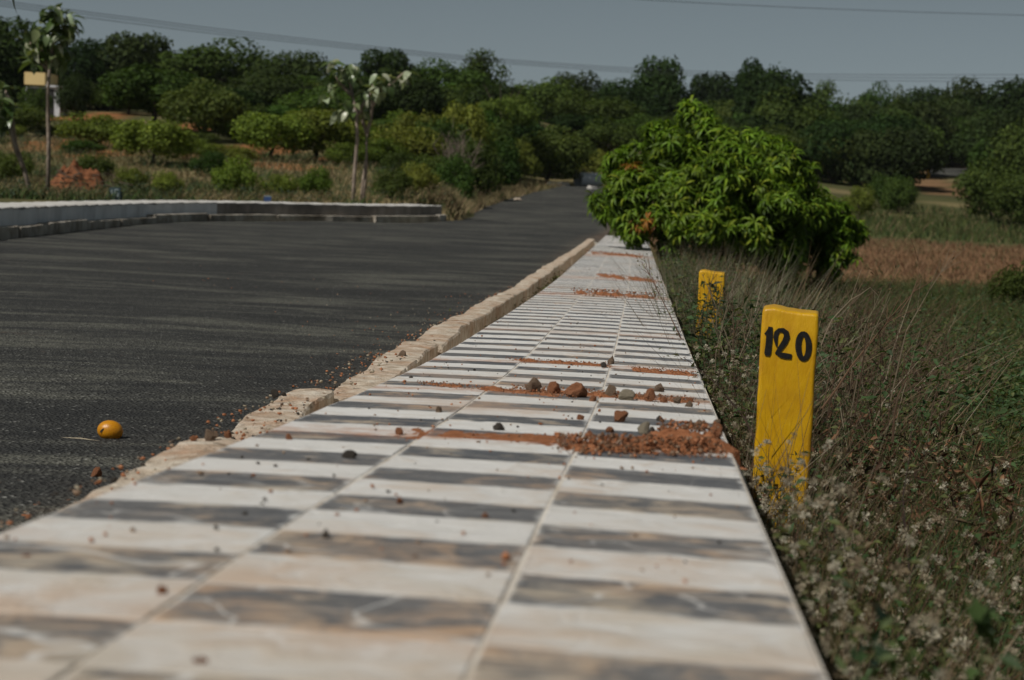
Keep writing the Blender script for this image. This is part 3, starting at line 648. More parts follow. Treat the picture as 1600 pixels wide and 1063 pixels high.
def band(px0, py0, px1, py1, dd, nn, s0, s1, pile=0.0):
    s1 = s0 + (s1 - s0) * .62; nn = int(nn * .6)
    ridge(hit(px0, py0, wall_top), hit(px1, py1, wall_top), dd * 1.5, min(pile * .75 + .002, .022), px0)
    a = hit(px0, py0, wall_top); b = hit(px1, py1, wall_top)
    for _ in range(nn):
        t = random.random(); e = random.gauss(0, dd); x = a[0] + (b[0] - a[0]) * t; y = a[1] + (b[1] - a[1]) * t + e
        s = (s0 + (s1 - s0) * random.random() ** 4) * random.uniform(.5, 1)
        pts.append((x, y, float(wall_top(x, y)) - 0.001 + pile * max(0, 1 - (e / dd / 1.8) ** 2) * random.random())); sz.append(s)
band(870, 700, 1122, 711, 0.055, 5200, .003, .024, .028); band(1030, 690, 1124, 699, 0.07, 1200, .005, .028, .05)
band(650, 603, 900, 622, 0.05, 1600, .003, .014, .010); band(800, 612, 1090, 632, 0.06, 2200, .003, .018, .014)
band(790, 563, 955, 572, 0.06, 900, .003, .014, .008); band(985, 577, 1088, 586, 0.08, 320, .005, .016, .01)
band(895, 458, 1025, 466, 0.25, 500, .012, .045, .03); band(920, 395, 1010, 402, 0.6, 260, .02, .05, .02); band(620, 676, 880, 692, 0.10, 190, .005, .018)
band(930, 430, 1030, 440, 0.5, 200, .012, .035, .01)
we = link('washed_earth', mesh_np('washed_earth', EV, np.array(EF), M['red_earth'])); tag(we, 'crumbly red earth lying in low ridges across the chequered wall', kind='stuff')
scatter_rocks('rubble', pts, sz, ['red_earth', 'red_earth', 'brick_red', 'brown_earth', 'stone_grey', 'brown_earth'], 'red earth and grit washed across the chequered wall in bands')
pts, sz = [], []
for _ in range(620):
    d = 2.0 + 18 * random.random() ** 1.3; pts.append(wp(d, random.uniform(-.49, .48), 0.0)); sz.append(random.uniform(.003, .009) * (1 if random.random() < .9 else 1.8))
scatter_rocks('pebbles', pts, sz, ['brick_red', 'red_earth', 'stone_dark', 'stone_grey'], 'tiny pebbles strewn over the chequered wall')
pts, sz = [], []
for _ in range(900):
    d = 1.5 + 14 * random.random() ** 1.3; p, o = kframe(d); q = p + o * random.uniform(.01, .20); pts.append((q.x, q.y, q.z - .002)); sz.append(random.uniform(.004, .016))
for _ in range(500):
    d = 3.5 + 14 * random.random() ** 1.3; p, o = kframe(d); q = p + o * (0.25 + abs(random.gauss(0, .35))); pts.append((q.x, q.y, float(road_z(q.y)))); sz.append(random.uniform(.004, .014))
for _ in range(160):
    d = random.uniform(4, 22); x = random.uniform(-.28, .0) * d; pts.append((x, d, float(road_z(d)))); sz.append(random.uniform(.005, .016))
scatter_rocks('gravel', pts, sz, ['brick_red', 'red_earth', 'stone_grey', 'stone_pale', 'stone_dark'], 'loose crumbs of brick and grit on the kerb and road edge')

# heap of washed earth under the grit on the right of the wall
def heap(name, cx, cy, zf, lx, ly, h, rot, mat, seed, nx=26, ny=14):
    V = []; F = []
    for j in range(ny + 1):
        for i in range(nx + 1):
            u, v = i / nx * 2 - 1, j / ny * 2 - 1; r = math.sqrt(u * u + v * v)
            x = cx + (u * lx) * math.cos(rot) - (v * ly) * math.sin(rot); y = cy + u * lx * math.sin(rot) + v * ly * math.cos(rot)
            q = Vector((u * 3, v * 2.4, seed)); b = max(0, 1 - r * r) * (1 + .55 * mnoise.noise(q * 1.3)) + (.22 * mnoise.noise(q * 3) + .20 * mnoise.noise(q * 8) + .12 * mnoise.noise(q * 17)) * max(0, 1.15 - r)
            V.append((x, y, float(zf(x, y)) + h * b - 0.004 - (0.03 if r > 1 else 0)))
    for j in range(ny):
        for i in range(nx): a = j * (nx + 1) + i; F.append((a, a + 1, a + nx + 2, a + nx + 1))
    return link(name, mesh_np(name, V, np.array(F), mat))
p = hit(1075, 706, wall_top); tag(heap('earth_heap', p[0] - .01, p[1] + .05, wall_top, .13, .085, .034, .1, M['red_earth'], 2, 70, 44), 'small heap of crumbled red earth on the right edge of the chequered wall', 'earth heap')

# fallen mango, split skin
bm = bmesh.new(); bmesh.ops.create_uvsphere(bm, u_segments=28, v_segments=18, radius=0.5)
for v in bm.verts:
    x = v.co.x; v.co.x *= 1.0 + 0.16 * x; v.co.z *= 0.80 + 0.12 * x; v.co.y *= 0.80
    v.co.z += 0.05 * x; r = (v.co - Vector((-.16, -.36, -.03))).length
    v.co += Vector((0, 1, 0)) * 0.05 * max(0, 1 - (abs(v.co.x + .15) / .10)) * max(0, 1 - abs(v.co.z + .02 - (v.co.x + .15) * .8) / .05) * (v.co.y < -.1)
bm.transform(Matrix.Rotation(math.radians(14), 4, 'Y'))
mn = min(v.co.z for v in bm.verts)
for v in bm.verts: v.co.z -= mn
me = bpy.data.meshes.new('mango'); bm.to_mesh(me); bm.free(); me.materials.append(M['mango_skin']); me.polygons.foreach_set('use_smooth', np.ones(len(me.polygons), bool))
p = hit(168, 692, lambda x, y: road_z(np.clip(y, -8, 120))); ms = 41 * p[1] / FPX
mango = link('mango', me, None, (p[0], p[1] + .02, float(road_z(p[1] + .02)) - .001)); mango.scale = (ms, ms, ms); tag(mango, 'fallen yellow mango with a split skin lying on the asphalt', 'mango')
st = MB(); st.tube([(-0.50, 0, .56), (-.545, -.01, .60)], [.035, .02], 6); so = st.build('stalk', M['stone_dark'], mango)
sc_ = MB(); V, F = ribbon([(-.27, .36), (-.22, .42), (-.16, .49), (-.10, .53)], [.02, .085, .07, .02], -.372); sc_.add(V, F); sc_.build('split', M['stone_dark'], mango)
a = hit(84, 686, rz2); b = hit(186, 698, rz2)
tw = MB(); tw.tube([Vector(a) + Vector((0, 0, .004)), (Vector(a) * .6 + Vector(b) * .4) + Vector((0, .01, .009)), Vector(b) + Vector((0, 0, .005))], [.0022, .0034, .004], 5); tag(tw.build('straw_stick', M['stone_pale']), 'thin pale straw stick lying on the asphalt by the mango', 'stick')

# ---------------------------------------------------------------- vegetation builders (leaf sized faces)
def unit(v): return v / np.maximum(np.linalg.norm(v, axis=-1, keepdims=True), 1e-9)
def leaf_faces(P, A, N, L, Wd, col, droop=0.0, fold=0.15):
    """one folded diamond leaf per point: base, two sides, tip"""
    A = unit(A); S_ = unit(np.cross(A, N)); N = np.cross(S_, A); L = L[:, None]; Wd = Wd[:, None]
    mid = P + A * L * .45
    V = np.stack([P, mid + S_ * Wd / 2 + N * Wd * fold, P + A * L - N * L * droop, mid - S_ * Wd / 2 + N * Wd * fold], 1).reshape(-1, 3)
    i = np.arange(len(P))[:, None] * 4; F = np.concatenate([i + np.array([[0, 1, 2]]), i + np.array([[0, 2, 3]])], 0)
    return V, F, np.repeat(col, 4, 0)
def shades(n_, base, var=.3, yellow=.25):
    b = np.array(base)[None] * (1 + var * rng.normal(0, 1, (n_, 1)).clip(-1.6, 1.8) * .6)
    y = rng.random((n_, 1)) ** 3 * yellow; return np.clip(b * (1 + y * np.array([[1.5, .9, -.2]])), .004, .8)
def crown_mesh(name, lobes, n_, size, base, mat, shell=.62, up=.35, var=.35, aspect=.62, yellow=.25):
    lobes = np.array(lobes, float); w = lobes[:, 3] * lobes[:, 4] + .15 * lobes[:, 3]; k = rng.choice(len(lobes), n_, p=w / w.sum())
    D = unit(rng.normal(0, 1, (n_, 3))); r = shell + (1.06 - shell) * rng.random((n_, 1)) ** .6
    c = lobes[k]; P = c[:, :3] + D * r * np.stack([c[:, 3], c[:, 3], c[:, 4]], 1)
    P += .05 * c[:, 3:4] * np.stack([np.sin(D[:, 1] * 9 + k), np.sin(D[:, 2] * 9 + k * 2), np.sin(D[:, 0] * 9 + k * 3)], 1)
    N = unit(D + np.array([0, 0, up]) + rng.normal(0, .45, (n_, 3))); A = np.cross(N, rng.normal(0, 1, (n_, 3))); A[:, 2] -= .25
    L = size * rng.uniform(.6, 1.35, n_); V, F, C = leaf_faces(P - unit(A) * L[:, None] * .4, A, N, L, L * aspect, shades(n_, base, var, yellow), .12)
    return mesh_np(name, V, F, mat, C)
def round_lobes(n_, R, Hc, base, seed, flat=1.0):
    q = np.random.default_rng(seed); out = [(0, 0, base + Hc * .5, R * .62, Hc * .42)]
    for i in range(n_):
        a = q.uniform(0, 6.28); t = q.uniform(-.75, 1); rr = R * .66 * math.sqrt(max(0.05, 1 - t * t * .8)); s = q.uniform(.26, .46)
        out.append((rr * math.cos(a), rr * math.sin(a), base + Hc * (.5 + .36 * t), R * s, Hc * s * .62 * flat))
    return out
def trunk_mesh(name, h, r, limbs, spread, seed, mat, lean=0.0):
    q = random.Random(seed); mb = MB(); top = Vector((lean, 0, h))
    mb.tube([(0, 0, -.3), (lean * .2 + q.uniform(-.05, .05), 0, h * .3), (lean * .6, q.uniform(-.06, .06), h * .7), top], [r * 1.3, r, r * .85, r * .7], 7)
    for i in range(limbs):
        a = 6.28 * i / limbs + q.uniform(-.4, .4); s = spread * q.uniform(.6, 1); z0 = h * q.uniform(.7, 1)
        mb.tube([(lean * z0 / h, 0, z0), (lean + math.cos(a) * s * .5, math.sin(a) * s * .5, h + s * .45), (lean + math.cos(a) * s, math.sin(a) * s, h + s * .95)], [r * .6, r * .4, r * .15], 5)
    me = bpy.data.meshes.new(name); me.from_pydata(mb.v, [], mb.f); me.materials.append(mat); return me
# tree kinds, each a unit tree about 1 high to be scaled: (crown, trunk)
G_DARK, G_MID, G_LITE, G_YEL, G_BLUE = (0.026, 0.046, 0.013), (0.050, 0.082, 0.018), (0.110, 0.145, 0.026), (0.085, 0.105, 0.022), (0.045, 0.065, 0.040)
KIND = {}
for i, (nm, nl, R, Hc, b, nn, sz_, colr, sh, up, flat) in enumerate([
    ('mango_dark', 18, .64, .96, .03, 5600, .062, G_DARK, .60, .35, 1.0), ('mango_dark2', 22, .68, .95, .03, 5600, .062, G_DARK, .60, .3, .9),
    ('mango_mid', 20, .64, .96, .03, 5600, .060, G_MID, .58, .35, 1.0), ('mango_mid2', 14, .60, .80, .22, 5000, .062, G_MID, .55, .4, 1.1),
    ('bright', 18, .64, .86, .15, 4800, .062, G_LITE, .5, .4, 1.1), ('airy', 22, .50, .86, .14, 2600, .050, G_MID, .25, .3, .8),
    ('flat_top', 18, .95, .45, .55, 4600, .055, (0.095, 0.140, 0.026), .4, .6, .8), ('shrub', 16, .78, .95, .02, 4200, .070, G_LITE, .4, .4, 1.0), ('shrub_dark', 16, .80, .95, .02, 4200, .070, G_MID, .45, .4, 1.0),
    ('tall_loose', 20, .42, .80, .20, 3400, .045, G_DARK, .35, .3, .8)]):
    KIND[nm] = (crown_mesh('crown', round_lobes(nl, R, Hc, b, 100 + i, flat), nn, sz_, colr, M['foliage'], sh, up), trunk_mesh('trunk', b + Hc * .35, .028, 5, R * .55, i, M['bark']))
TREES = []
def tree(kind, px, d, top, wpx, label, group=None, name='tree', zmin=None):
    """a tree standing at distance d below photo column px, its top at photo row top and its crown wpx wide"""
    P = at(px, top, d); gz = float(ground(P[0], P[1])); h = max(P[2] - gz, .6); crown, trunk = KIND[kind]
    R = {'flat_top': .95, 'airy': .5, 'tall_loose': .42, 'shrub': .78, 'shrub_dark': .8}.get(kind, .62)
    sx = 1.18 * wpx * d / FPX / 2 / (R * 1.02)
    o = empty(name, (P[0], P[1], gz), random.uniform(0, 6.28)); o.scale = (sx, sx, h / 1.0)
    link('crown', crown, o); link('trunk', trunk, o); tag(o, label, 'tree' if name == 'tree' else 'shrub', group); TREES.append(o); return o
sky_g = 'trees of the skyline along the hill'
T = tree
T('mango_dark', 2, 128, 34, 140, 'tall dark tree filling the upper left corner behind the leaning sapling')
T('mango_dark2', 118, 150, 58, 110, 'dark rounded tree on the skyline right of the tall big leaved sapling')
T('shrub_dark', 56, 108, 134, 50, 'dark tree standing before the left half of the house')
T('mango_dark2', 116, 113, 116, 46, 'narrow dark tree beside the right wall of the house')
T('mango_dark', 215, 152, 57, 130, 'dark broad domed tree on the skyline left of the pointed gap')
T('mango_mid', 345, 150, 68, 160, 'widest dark skyline tree above the tree with a visible trunk')
T('mango_dark2', 460, 142, 82, 120, 'dark dome behind the left crown of the forked saplings')
T('mango_dark', 602, 150, 82, 95, 'dark round treetop directly behind the forked saplings')
T('mango_mid', 690, 152, 98, 130, 'mid green broad crown between the forked saplings and the wispy tall tree')
T('airy', 765, 165, 76, 80, 'wispy open crowned tree rising above the skyline left of centre')
T('mango_mid2', 245, 100, 108, 155, 'large mid green tree on the slope above the bush with a low trunk')
T('mango_mid', 318, 92, 130, 110, 'round green tree with a short dark trunk showing on the red slope')
T('bright', 243, 70, 188, 120, 'bushy bright tree before the large mid green tree on the slope', None)
T('bright', 425, 76, 178, 110, 'yellow green tree with thin dark trunks, left one of the pair on the slope')
T('bright', 500, 78, 172, 120, 'yellow green tree with thin dark trunks, right one of the pair on the slope')
T('mango_mid', 500, 108, 140, 110, 'darker green tree behind the pair of yellow green trees')
T('mango_dark2', 420, 122, 118, 130, 'dark tree above the pair of yellow green trees, below the skyline')
T('mango_mid', 20, 88, 165, 110, 'dark green tree behind the tall sapling on the left')
T('shrub', 150, 80, 178, 120, 'light shrubby growth on the red slope behind the soil mound', name='shrub')
T('shrub', 300, 74, 215, 70, 'light shrub right of the bushy bright tree on the slope', name='shrub')
T('flat_top', 785, 110, 150, 115, 'flat topped light green acacia left of the bare dry bush')
T('mango_dark', 800, 118, 178, 110, 'dark tree below the flat topped acacia')
T('shrub_dark', 690, 84, 182, 110, 'dark shrub behind the bare dry bush', name='shrub')
T('shrub', 640, 80, 196, 110, 'feathery light green shrub right of the forked saplings', name='shrub')
T('shrub', 590, 78, 215, 90, 'light shrub behind the trunks of the forked saplings', name='shrub')
T('shrub_dark', 738, 80, 215, 90, 'dark green shrub at the roadside right of the bare dry bush', name='shrub')
T('shrub_dark', 672, 72, 240, 70, 'low dark shrub at the roadside left of the bare dry bush', name='shrub')
for px, d_, tp, w_, k_, lb in [(20, 58, 236, 70, 'shrub_dark', 'dark low bush at the foot of the leaning sapling'), (150, 62, 240, 60, 'shrub_dark', 'dark low bush just behind the mound of red soil'), (205, 58, 262, 50, 'shrub', 'pale low bush right of the marker stone lettered 15'), (262, 56, 268, 48, 'shrub', 'pale low bush behind the whitewashed stretch of wall'), (372, 57, 246, 75, 'shrub', 'grey green tall weeds behind the join of white and bare wall'), (330, 66, 235, 60, 'shrub_dark', 'dark low bush before the round tree with a trunk'), (440, 58, 272, 60, 'shrub', 'low light bush behind the small blue stone'), (498, 59, 262, 55, 'shrub', 'grey green weeds left of the forked saplings'), (615, 60, 262, 60, 'shrub_dark', 'dark low bush right of the forked saplings'), (655, 62, 255, 60, 'shrub', 'light low bush behind the end of the bare grey wall')]:
    T(k_, px, d_, tp, w_, lb, name='shrub')
T('shrub_dark', 712, 70, 238, 66, 'dark bush at the bend of the road, nearest of the roadside bushes', name='shrub')
T('shrub_dark', 778, 96, 212, 74, 'dark bush by the left road edge under the flat topped acacia', name='shrub')
T('shrub', 815, 106, 222, 60, 'lighter bush by the left road edge next to the round leafy mango tree', name='shrub')
T('mango_dark', 905, 130, 182, 95, 'dark tree behind the concrete pipe at the end of the road')
T('mango_mid', 955, 128, 190, 95, 'mid green tree tucked against the left flank of the mango bush')
T('shrub_dark', 888, 122, 238, 60, 'low dark bush right behind the low concrete slab', name='shrub')
T('shrub', 930, 120, 232, 60, 'low light bush right behind the concrete pipe', name='shrub')
T('shrub', 795, 128, 205, 80, 'light bush on the slope behind the round leafy mango tree', name='shrub')
T('mango_mid', 862, 113, 203, 110, 'round leafy mango tree at the end of the road')
T('mango_mid', 850, 180, 125, 110, 'mid green tree above the small pink patch of soil')
T('mango_dark2', 900, 225, 114, 80, 'faint distant treetop above the middle of the road')
T('mango_mid', 930, 165, 148, 130, 'mid green tree behind the end of the road, left of the big mango bush')
T('airy', 955, 230, 124, 50, 'small far treetop standing alone on the skyline above the road end')
T('mango_dark', 1033, 190, 97, 85, 'dark tall treetop just above the big mango bush')
T('mango_dark2', 985, 185, 128, 100, 'dark sloping tree left of the dark tall treetop over the bush')
T('mango_dark', 1115, 240, 120, 90, 'pale far tree right of the dark tall treetop over the bush')
T('tall_loose', 1190, 182, 94, 85, 'tallest ragged tree right of the mango bush top')
T('mango_dark', 1215, 180, 118, 120, 'broad dark tree wrapped around the tallest ragged tree')
T('airy', 1300, 285, 124, 70, 'thin hazy tree with an open crown on the right skyline')
T('mango_mid', 1368, 262, 136, 62, 'small round distant tree on the right skyline')
T('mango_mid', 1410, 285, 142, 34, 'tiny round distant tree just right of the small round one')
T('mango_dark', 1450, 235, 142, 90, 'dark tree on the right skyline right of the tiny round tree')
T('mango_dark2', 1525, 222, 127, 110, 'dark bumpy tree high on the right skyline')
T('mango_dark', 1592, 218, 130, 100, 'dark tree cut by the right edge of the photo on the skyline')
T('mango_mid', 1312, 150, 200, 100, 'dark green orchard tree right of the mango bush')
T('mango_dark', 1420, 148, 205, 108, 'big dark orchard tree left of the far stretch of asphalt')
T('mango_dark2', 1575, 176, 176, 130, 'large dark orchard tree behind the far stretch of asphalt')
T('mango_dark2', 1365, 190, 168, 120, 'green orchard tree in the second row above the dirt track')
T('mango_mid', 1552, 112, 256, 95, 'bright orchard bush at the right edge of the field, left one', name='shrub')
T('mango_mid', 1596, 105, 268, 84, 'bright orchard bush cut by the right edge of the photo', name='shrub')
T('shrub_dark', 1408, 118, 276, 55, 'low green shrub at the far edge of the field before the dirt track', name='shrub')
T('shrub', 1345, 110, 290, 50, 'pale low shrub between the mango bush and the field edge', name='shrub')
T('shrub_dark', 1388, 122, 270, 60, 'small dark shrub left of the low green shrub at the field edge', name='shrub')
T('mango_mid', 1600, 29, 412, 84, 'dense green bush cut by the right edge of the photo beside the brown field', name='shrub')
T('mango_mid', 1240, 160, 150, 130, 'green tree directly behind the right side of the mango bush')
T('shrub_dark', 1290, 75, 320, 70, 'dark shrub hidden behind the right flank of the mango bush', name='shrub')
MARKS = [(25, 'by the upper left corner'), (62, 'above the house'), (110, 'behind the tall sapling'), (165, 'just right of the tall sapling'), (215, 'above the soil mound'), (265, 'above the slope bush'), (330, 'above the tree with the visible trunk'), (400, 'left of the pair of yellow green trees'), (455, 'above the left yellow green tree'), (510, 'above the right yellow green tree'), (555, 'behind the left forked sapling'), (600, 'behind the right forked sapling'), (655, 'right of the forked saplings'), (715, 'above the bare dry bush'), (765, 'under the wispy skyline tree'), (820, 'above the flat topped acacia'), (875, 'above the end of the road'), (930, 'right of the road end'), (985, 'above the left flank of the mango bush'), (1040, 'under the dark tall treetop'), (1095, 'above the peak of the mango bush'), (1150, 'right of the mango bush peak'), (1210, 'under the tallest ragged tree'), (1260, 'above the right shoulder of the mango bush'), (1310, 'above the numbered post'), (1360, 'right of the numbered post column'), (1410, 'above the left end of the brown field'), (1460, 'above the far stretch of asphalt'), (1510, 'right of the far stretch of asphalt'), (1560, 'above the right end of the brown field'), (9999, 'at the right edge of the photo')]
HUE = {'mango_dark': 'dark green', 'mango_dark2': 'dark bumpy', 'mango_mid': 'mid green', 'mango_mid2': 'open crowned', 'shrub': 'light feathery', 'shrub_dark': 'dark bushy', 'bright': 'yellow green', 'airy': 'airy'}
def massed(kind, px, d, top, w, what, where, group, **kw):
    mark = next(m for lim, m in MARKS if px < lim)
    return T(kind, px, d, top, w, '%s %s %s' % (HUE[kind], what, mark), group, **kw)
for i in range(84):
    px = -60 + 1740 * (i + random.random()) / 84; d = random.uniform(180, 265)
    tp = 92 + 75 * sst(200, 900, px) + random.uniform(0, 30) if px < 900 else 152 + random.uniform(-2, 28)
    massed(random.choice(['mango_dark', 'mango_dark2', 'mango_mid']), px, d, float(tp), random.uniform(85, 135), 'tree of the skyline mass', '', 'trees massed below the skyline')
for i in range(38):
    px = 960 + 660 * (i + random.random()) / 38; d = random.uniform(142, 185) if not 1430 < px < 1570 else random.uniform(190, 205)
    massed(random.choice(['mango_mid', 'mango_dark', 'mango_dark2']), px, d, random.uniform(178, 208), random.uniform(70, 110), 'orchard tree beyond the field', '', 'orchard trees massed beyond the field')
for i in range(40):
    px = -20 + 830 * (i + random.random()) / 40; d = random.uniform(112, 148)
    if px < 150: d = random.uniform(126, 148)
    massed(random.choice(['mango_mid', 'mango_mid2', 'mango_dark']), px, d, random.uniform(118, 150), random.uniform(80, 120), 'tree of the left slope', '', 'trees massed on the left slope')
for i in range(26):
    px = 330 + 440 * (i + random.random()) / 26; d = random.uniform(88, 108)
    massed(random.choice(['shrub', 'bright', 'mango_mid2', 'shrub_dark']), px, d, random.uniform(160, 205), random.uniform(60, 95), 'thicket growth', '', 'thicket on the left slope')
for i in range(14):
    px = [20, 75, 110, 190, 350, 380, 545, 575, 625, 700, 130, 230, 270, 320][i]; d = random.uniform(72, 95)
    massed(random.choice(['shrub', 'shrub_dark']), px, d, random.uniform(215, 245), random.uniform(40, 75), 'low slope bush', '', 'low scrub bushes on the slope', name='shrub')

# ---------------------------------------------------------------- saplings with big leaves by the left wall
def big_leaf(size):
    """broad drooping leaf, cupped along its midrib"""
    V = []; F = []
    for i, (t, w) in enumerate([(0, .05), (.22, .62), (.5, .86), (.78, .55), (1, .03)]):
        z = -.55 * t * t
        V += [(-w * .36, t, z + .10 * w), (0, t, z), (w * .36, t, z + .10 * w)]
    for i in range(4):
        a = i * 3; F += [(a, a + 1, a + 4, a + 3), (a + 1, a + 2, a + 5, a + 4)]
    return np.array(V) * size, F
BL = []
for c in ((0.075, 0.115, 0.028), (0.15, 0.19, 0.085), (0.34, 0.38, 0.26), (0.050, 0.080, 0.022)):
    V, F = big_leaf(1.0); BL.append(mesh_np('leaf', V, F, M['broad_leaf'], np.tile(np.array(c), (len(V), 1)), True))
def sapling(name, label, d, stems, clumps, leaf_px, stem_w, weights=(4, 3, 2, 3)):
    b = at(*stems[0][0], d); root = empty(name, (b[0], b[1], float(ground(b[0], b[1])))); O = Vector(root.location)
    for st in stems:
        pts = [Vector(at(x, y, d + .25 * math.sin(k_ * 1.7))) - O for k_, (x, y) in enumerate(st)]
        if st is stems[0] or st[0][1] > 270: pts[0].z = -.1
        mb = MB(); r0 = stem_w * d / FPX / 2; m_ = len(pts); mb.tube(pts, [r0 * (1 - .55 * i / (m_ - 1)) for i in range(m_)], 7); mb.build('trunk' if st is stems[0] else 'branch', M['bark_pale'], root, True)
    for x, y, rx, ry, cnt in clumps:
        for _ in range(int(cnt * 1.5)):
            a = random.uniform(0, 6.28); r = math.sqrt(random.random()); P = Vector(at(x + rx * r * math.cos(a), y + ry * r * math.sin(a), d + random.uniform(-.5, .5))) - O
            lf = link('leaf', random.choices(BL, weights)[0], root, P); s = leaf_px * d / FPX * random.uniform(.7, 1.25)
            lf.scale = (s, s, s); lf.rotation_euler = (random.uniform(-1.1, .8), random.uniform(-.5, .5), random.uniform(0, 6.28))
    return tag(root, label, 'tree')
sapling('sapling', 'tall slender sapling with one straight trunk and big drooping leaves behind the left wall', 50, [[(75, 300), (76, 220), (74, 150), (78, 100), (84, 60), (88, 25)], [(78, 105), (66, 80), (58, 55)], [(80, 95), (100, 62), (108, 40)], [(76, 110), (52, 85), (44, 55)]],
        [(72, 35, 12, 20, 16), (95, 45, 22, 26, 34), (88, 18, 12, 8, 10), (112, 35, 10, 18, 14), (50, 62, 16, 18, 16), (75, 75, 25, 18, 22), (100, 88, 16, 14, 10), (60, 95, 16, 10, 8)], 20, 7, (5, 3, 1.5, 5))
sapling('sapling', 'leaning sapling with two pale crossing stems at the left edge of the photo', 48, [[(50, 300), (38, 265), (24, 235), (16, 200), (10, 175)], [(36, 262), (24, 225), (20, 195), (16, 160), (8, 140)]],
        [(5, 145, 12, 20, 20), (8, 180, 14, 22, 26), (-10, 160, 14, 30, 24)], 19, 8, (4, 3, 2, 3))
sapling('sapling', 'left forked sapling with pale drooping leaves standing behind the bare grey wall', 55, [[(551, 325), (553, 280), (558, 220), (557, 180), (549, 140), (542, 110)], [(558, 178), (566, 165), (574, 152)], [(551, 150), (530, 130), (520, 112)], [(556, 176), (545, 168), (538, 165)]],
        [(528, 105, 18, 14, 22), (543, 115, 14, 14, 12), (520, 135, 9, 12, 8), (513, 152, 6, 6, 5), (542, 168, 14, 12, 16), (552, 108, 8, 10, 6), (575, 150, 8, 8, 8), (524, 175, 5, 5, 2)], 17, 7, (3, 4, 4, 2))
sapling('sapling', 'right forked sapling with a swollen reddish joint on its trunk behind the bare grey wall', 56, [[(567, 325), (572, 270), (573, 210)], [(573, 210), (567, 190), (565, 175), (563, 165)], [(573, 210), (579, 185), (582, 165), (578, 150), (584, 130)], [(582, 165), (600, 140), (634, 112)], [(564, 325), (566, 290), (571, 250)]],
        [(592, 118, 10, 8, 9), (597, 132, 10, 10, 10), (590, 145, 12, 8, 8), (626, 120, 5, 9, 5), (637, 115, 4, 10, 5), (566, 176, 7, 7, 7), (605, 127, 6, 6, 4)], 17, 6, (2, 4, 5, 1))

# ---------------------------------------------------------------- the big mango tree overhanging the wall
def rosette(seed, warm=False):
    q = random.Random(seed); V = []; F = []; C = []
    nl = q.randint(10, 14)
    for i in range(nl):
        a = 2.4 * i + q.uniform(-.3, .3); up = q.uniform(-.45, .45) if i > 3 else q.uniform(.4, 1.1); L = q.uniform(.75, 1.2); w = L * q.uniform(.075, .10)
        d_ = Vector((math.cos(a), math.sin(a), 0)); s_ = Vector((-math.sin(a), math.cos(a), 0))
        b = len(V); base = np.array([0.105, 0.170, 0.016]) if not warm else np.array([0.22, 0.10, 0.02])
        c = base * q.uniform(.5, 1.45) + (np.array([.06, .045, 0]) * (q.random() < .25))
        x = 0.04; z = 0.0; el = up
        for k_, (t, ww) in enumerate([(0, .25), (.3, 1), (.65, .85), (1, .05)]):
            p = d_ * x + Vector((0, 0, z)); V += [p + s_ * w * ww + Vector((0, 0, .35 * w * ww)), p, p - s_ * w * ww + Vector((0, 0, .35 * w * ww))]; C += [c, c * 1.25, c]
            step = L * .34; x += math.cos(el) * step; z += math.sin(el) * step; el -= .62
        for k_ in range(3):
            e = b + k_ * 3; F += [(e, e + 1, e + 4, e + 3), (e + 1, e + 2, e + 5, e + 4)]
    return np.array([tuple(v) for v in V]), F, np.array(C)
ROS = [rosette(i) for i in range(8)]; WARM = [rosette(50 + i, True) for i in range(2)]
MD = 30.0
mc = at(1140, 300, MD); mg = float(ground(mc[0], mc[1])); mango_tree = empty('mango_tree', (mc[0], mc[1], mg)); MO = np.array([mc[0], mc[1], mg])
tag(mango_tree, 'big bushy mango tree with bright drooping leaves overhanging the end of the wall', 'tree')
ML = []
for x, y, r, dz in [(1088, 190, 26, 0), (1060, 215, 34, -.2), (1110, 225, 40, -.3), (1005, 262, 44, -.1), (1025, 220, 22, 0), (1055, 262, 48, -.4), (1120, 285, 70, -.7), (1175, 245, 42, .1), (1215, 240, 26, .3), (1205, 285, 50, -.1), (955, 316, 26, .1), (965, 270, 22, .2), (1010, 325, 56, -.7), (1095, 350, 68, -1.0),
                   (1185, 345, 70, -.7), (1262, 325, 44, .3), (1300, 345, 32, .6), (1305, 392, 36, .4), (1225, 392, 40, -.5), (985, 352, 20, -.5), (1060, 262, 52, 1.0), (1150, 310, 88, 1.3), (1230, 340, 68, 1.3), (1330, 360, 20, .9), (1250, 275, 24, .7), (938, 318, 14, .3), (1050, 385, 22, -.9), (1290, 425, 22, .3)]:
    c_ = at(x, y, MD + dz); r_ = r * MD / FPX; ML.append((*c_, r_ * .86))
    for _ in range(5):
        v_ = rng.normal(0, 1, 3); v_ /= np.linalg.norm(v_); ML.append((*(c_ + v_ * r_ * .88), r_ * rng.uniform(.24, .42)))
ML = np.array(ML)
clusters = []
tries = 0
while len(clusters) < 3000 and tries < 90000:
    tries += 1; l = ML[rng.choice(len(ML), p=ML[:, 3] ** 2 / (ML[:, 3] ** 2).sum())]; dv = unit(rng.normal(0, 1, 3)); p = l[:3] + dv * l[3] * rng.uniform(.80, 1.14)
    inside = (np.linalg.norm((p - ML[:, :3]), axis=1) < ML[:, 3] * .78).any()
    if inside and rng.random() < .93: continue
    if p[2] < mg + .15: continue
    if mnoise.noise(Vector(p * 1.6)) < -.10 and rng.random() < .9: continue
    clusters.append((p, dv))
clusters.sort(key=lambda c: c[0][1] - .5 * c[1][2] + .6 * c[1][1])
vis = sorted(clusters, key=lambda c: (c[1] @ np.array([-.1, -1, .25])) * -1 + .25 * (c[0][1] - MD))
warm_px = [at(985, 262, MD - .5), at(1018, 255, MD - .6), at(1012, 350, MD - 1), at(1000, 348, MD - .9), at(1030, 340, MD - 1)]
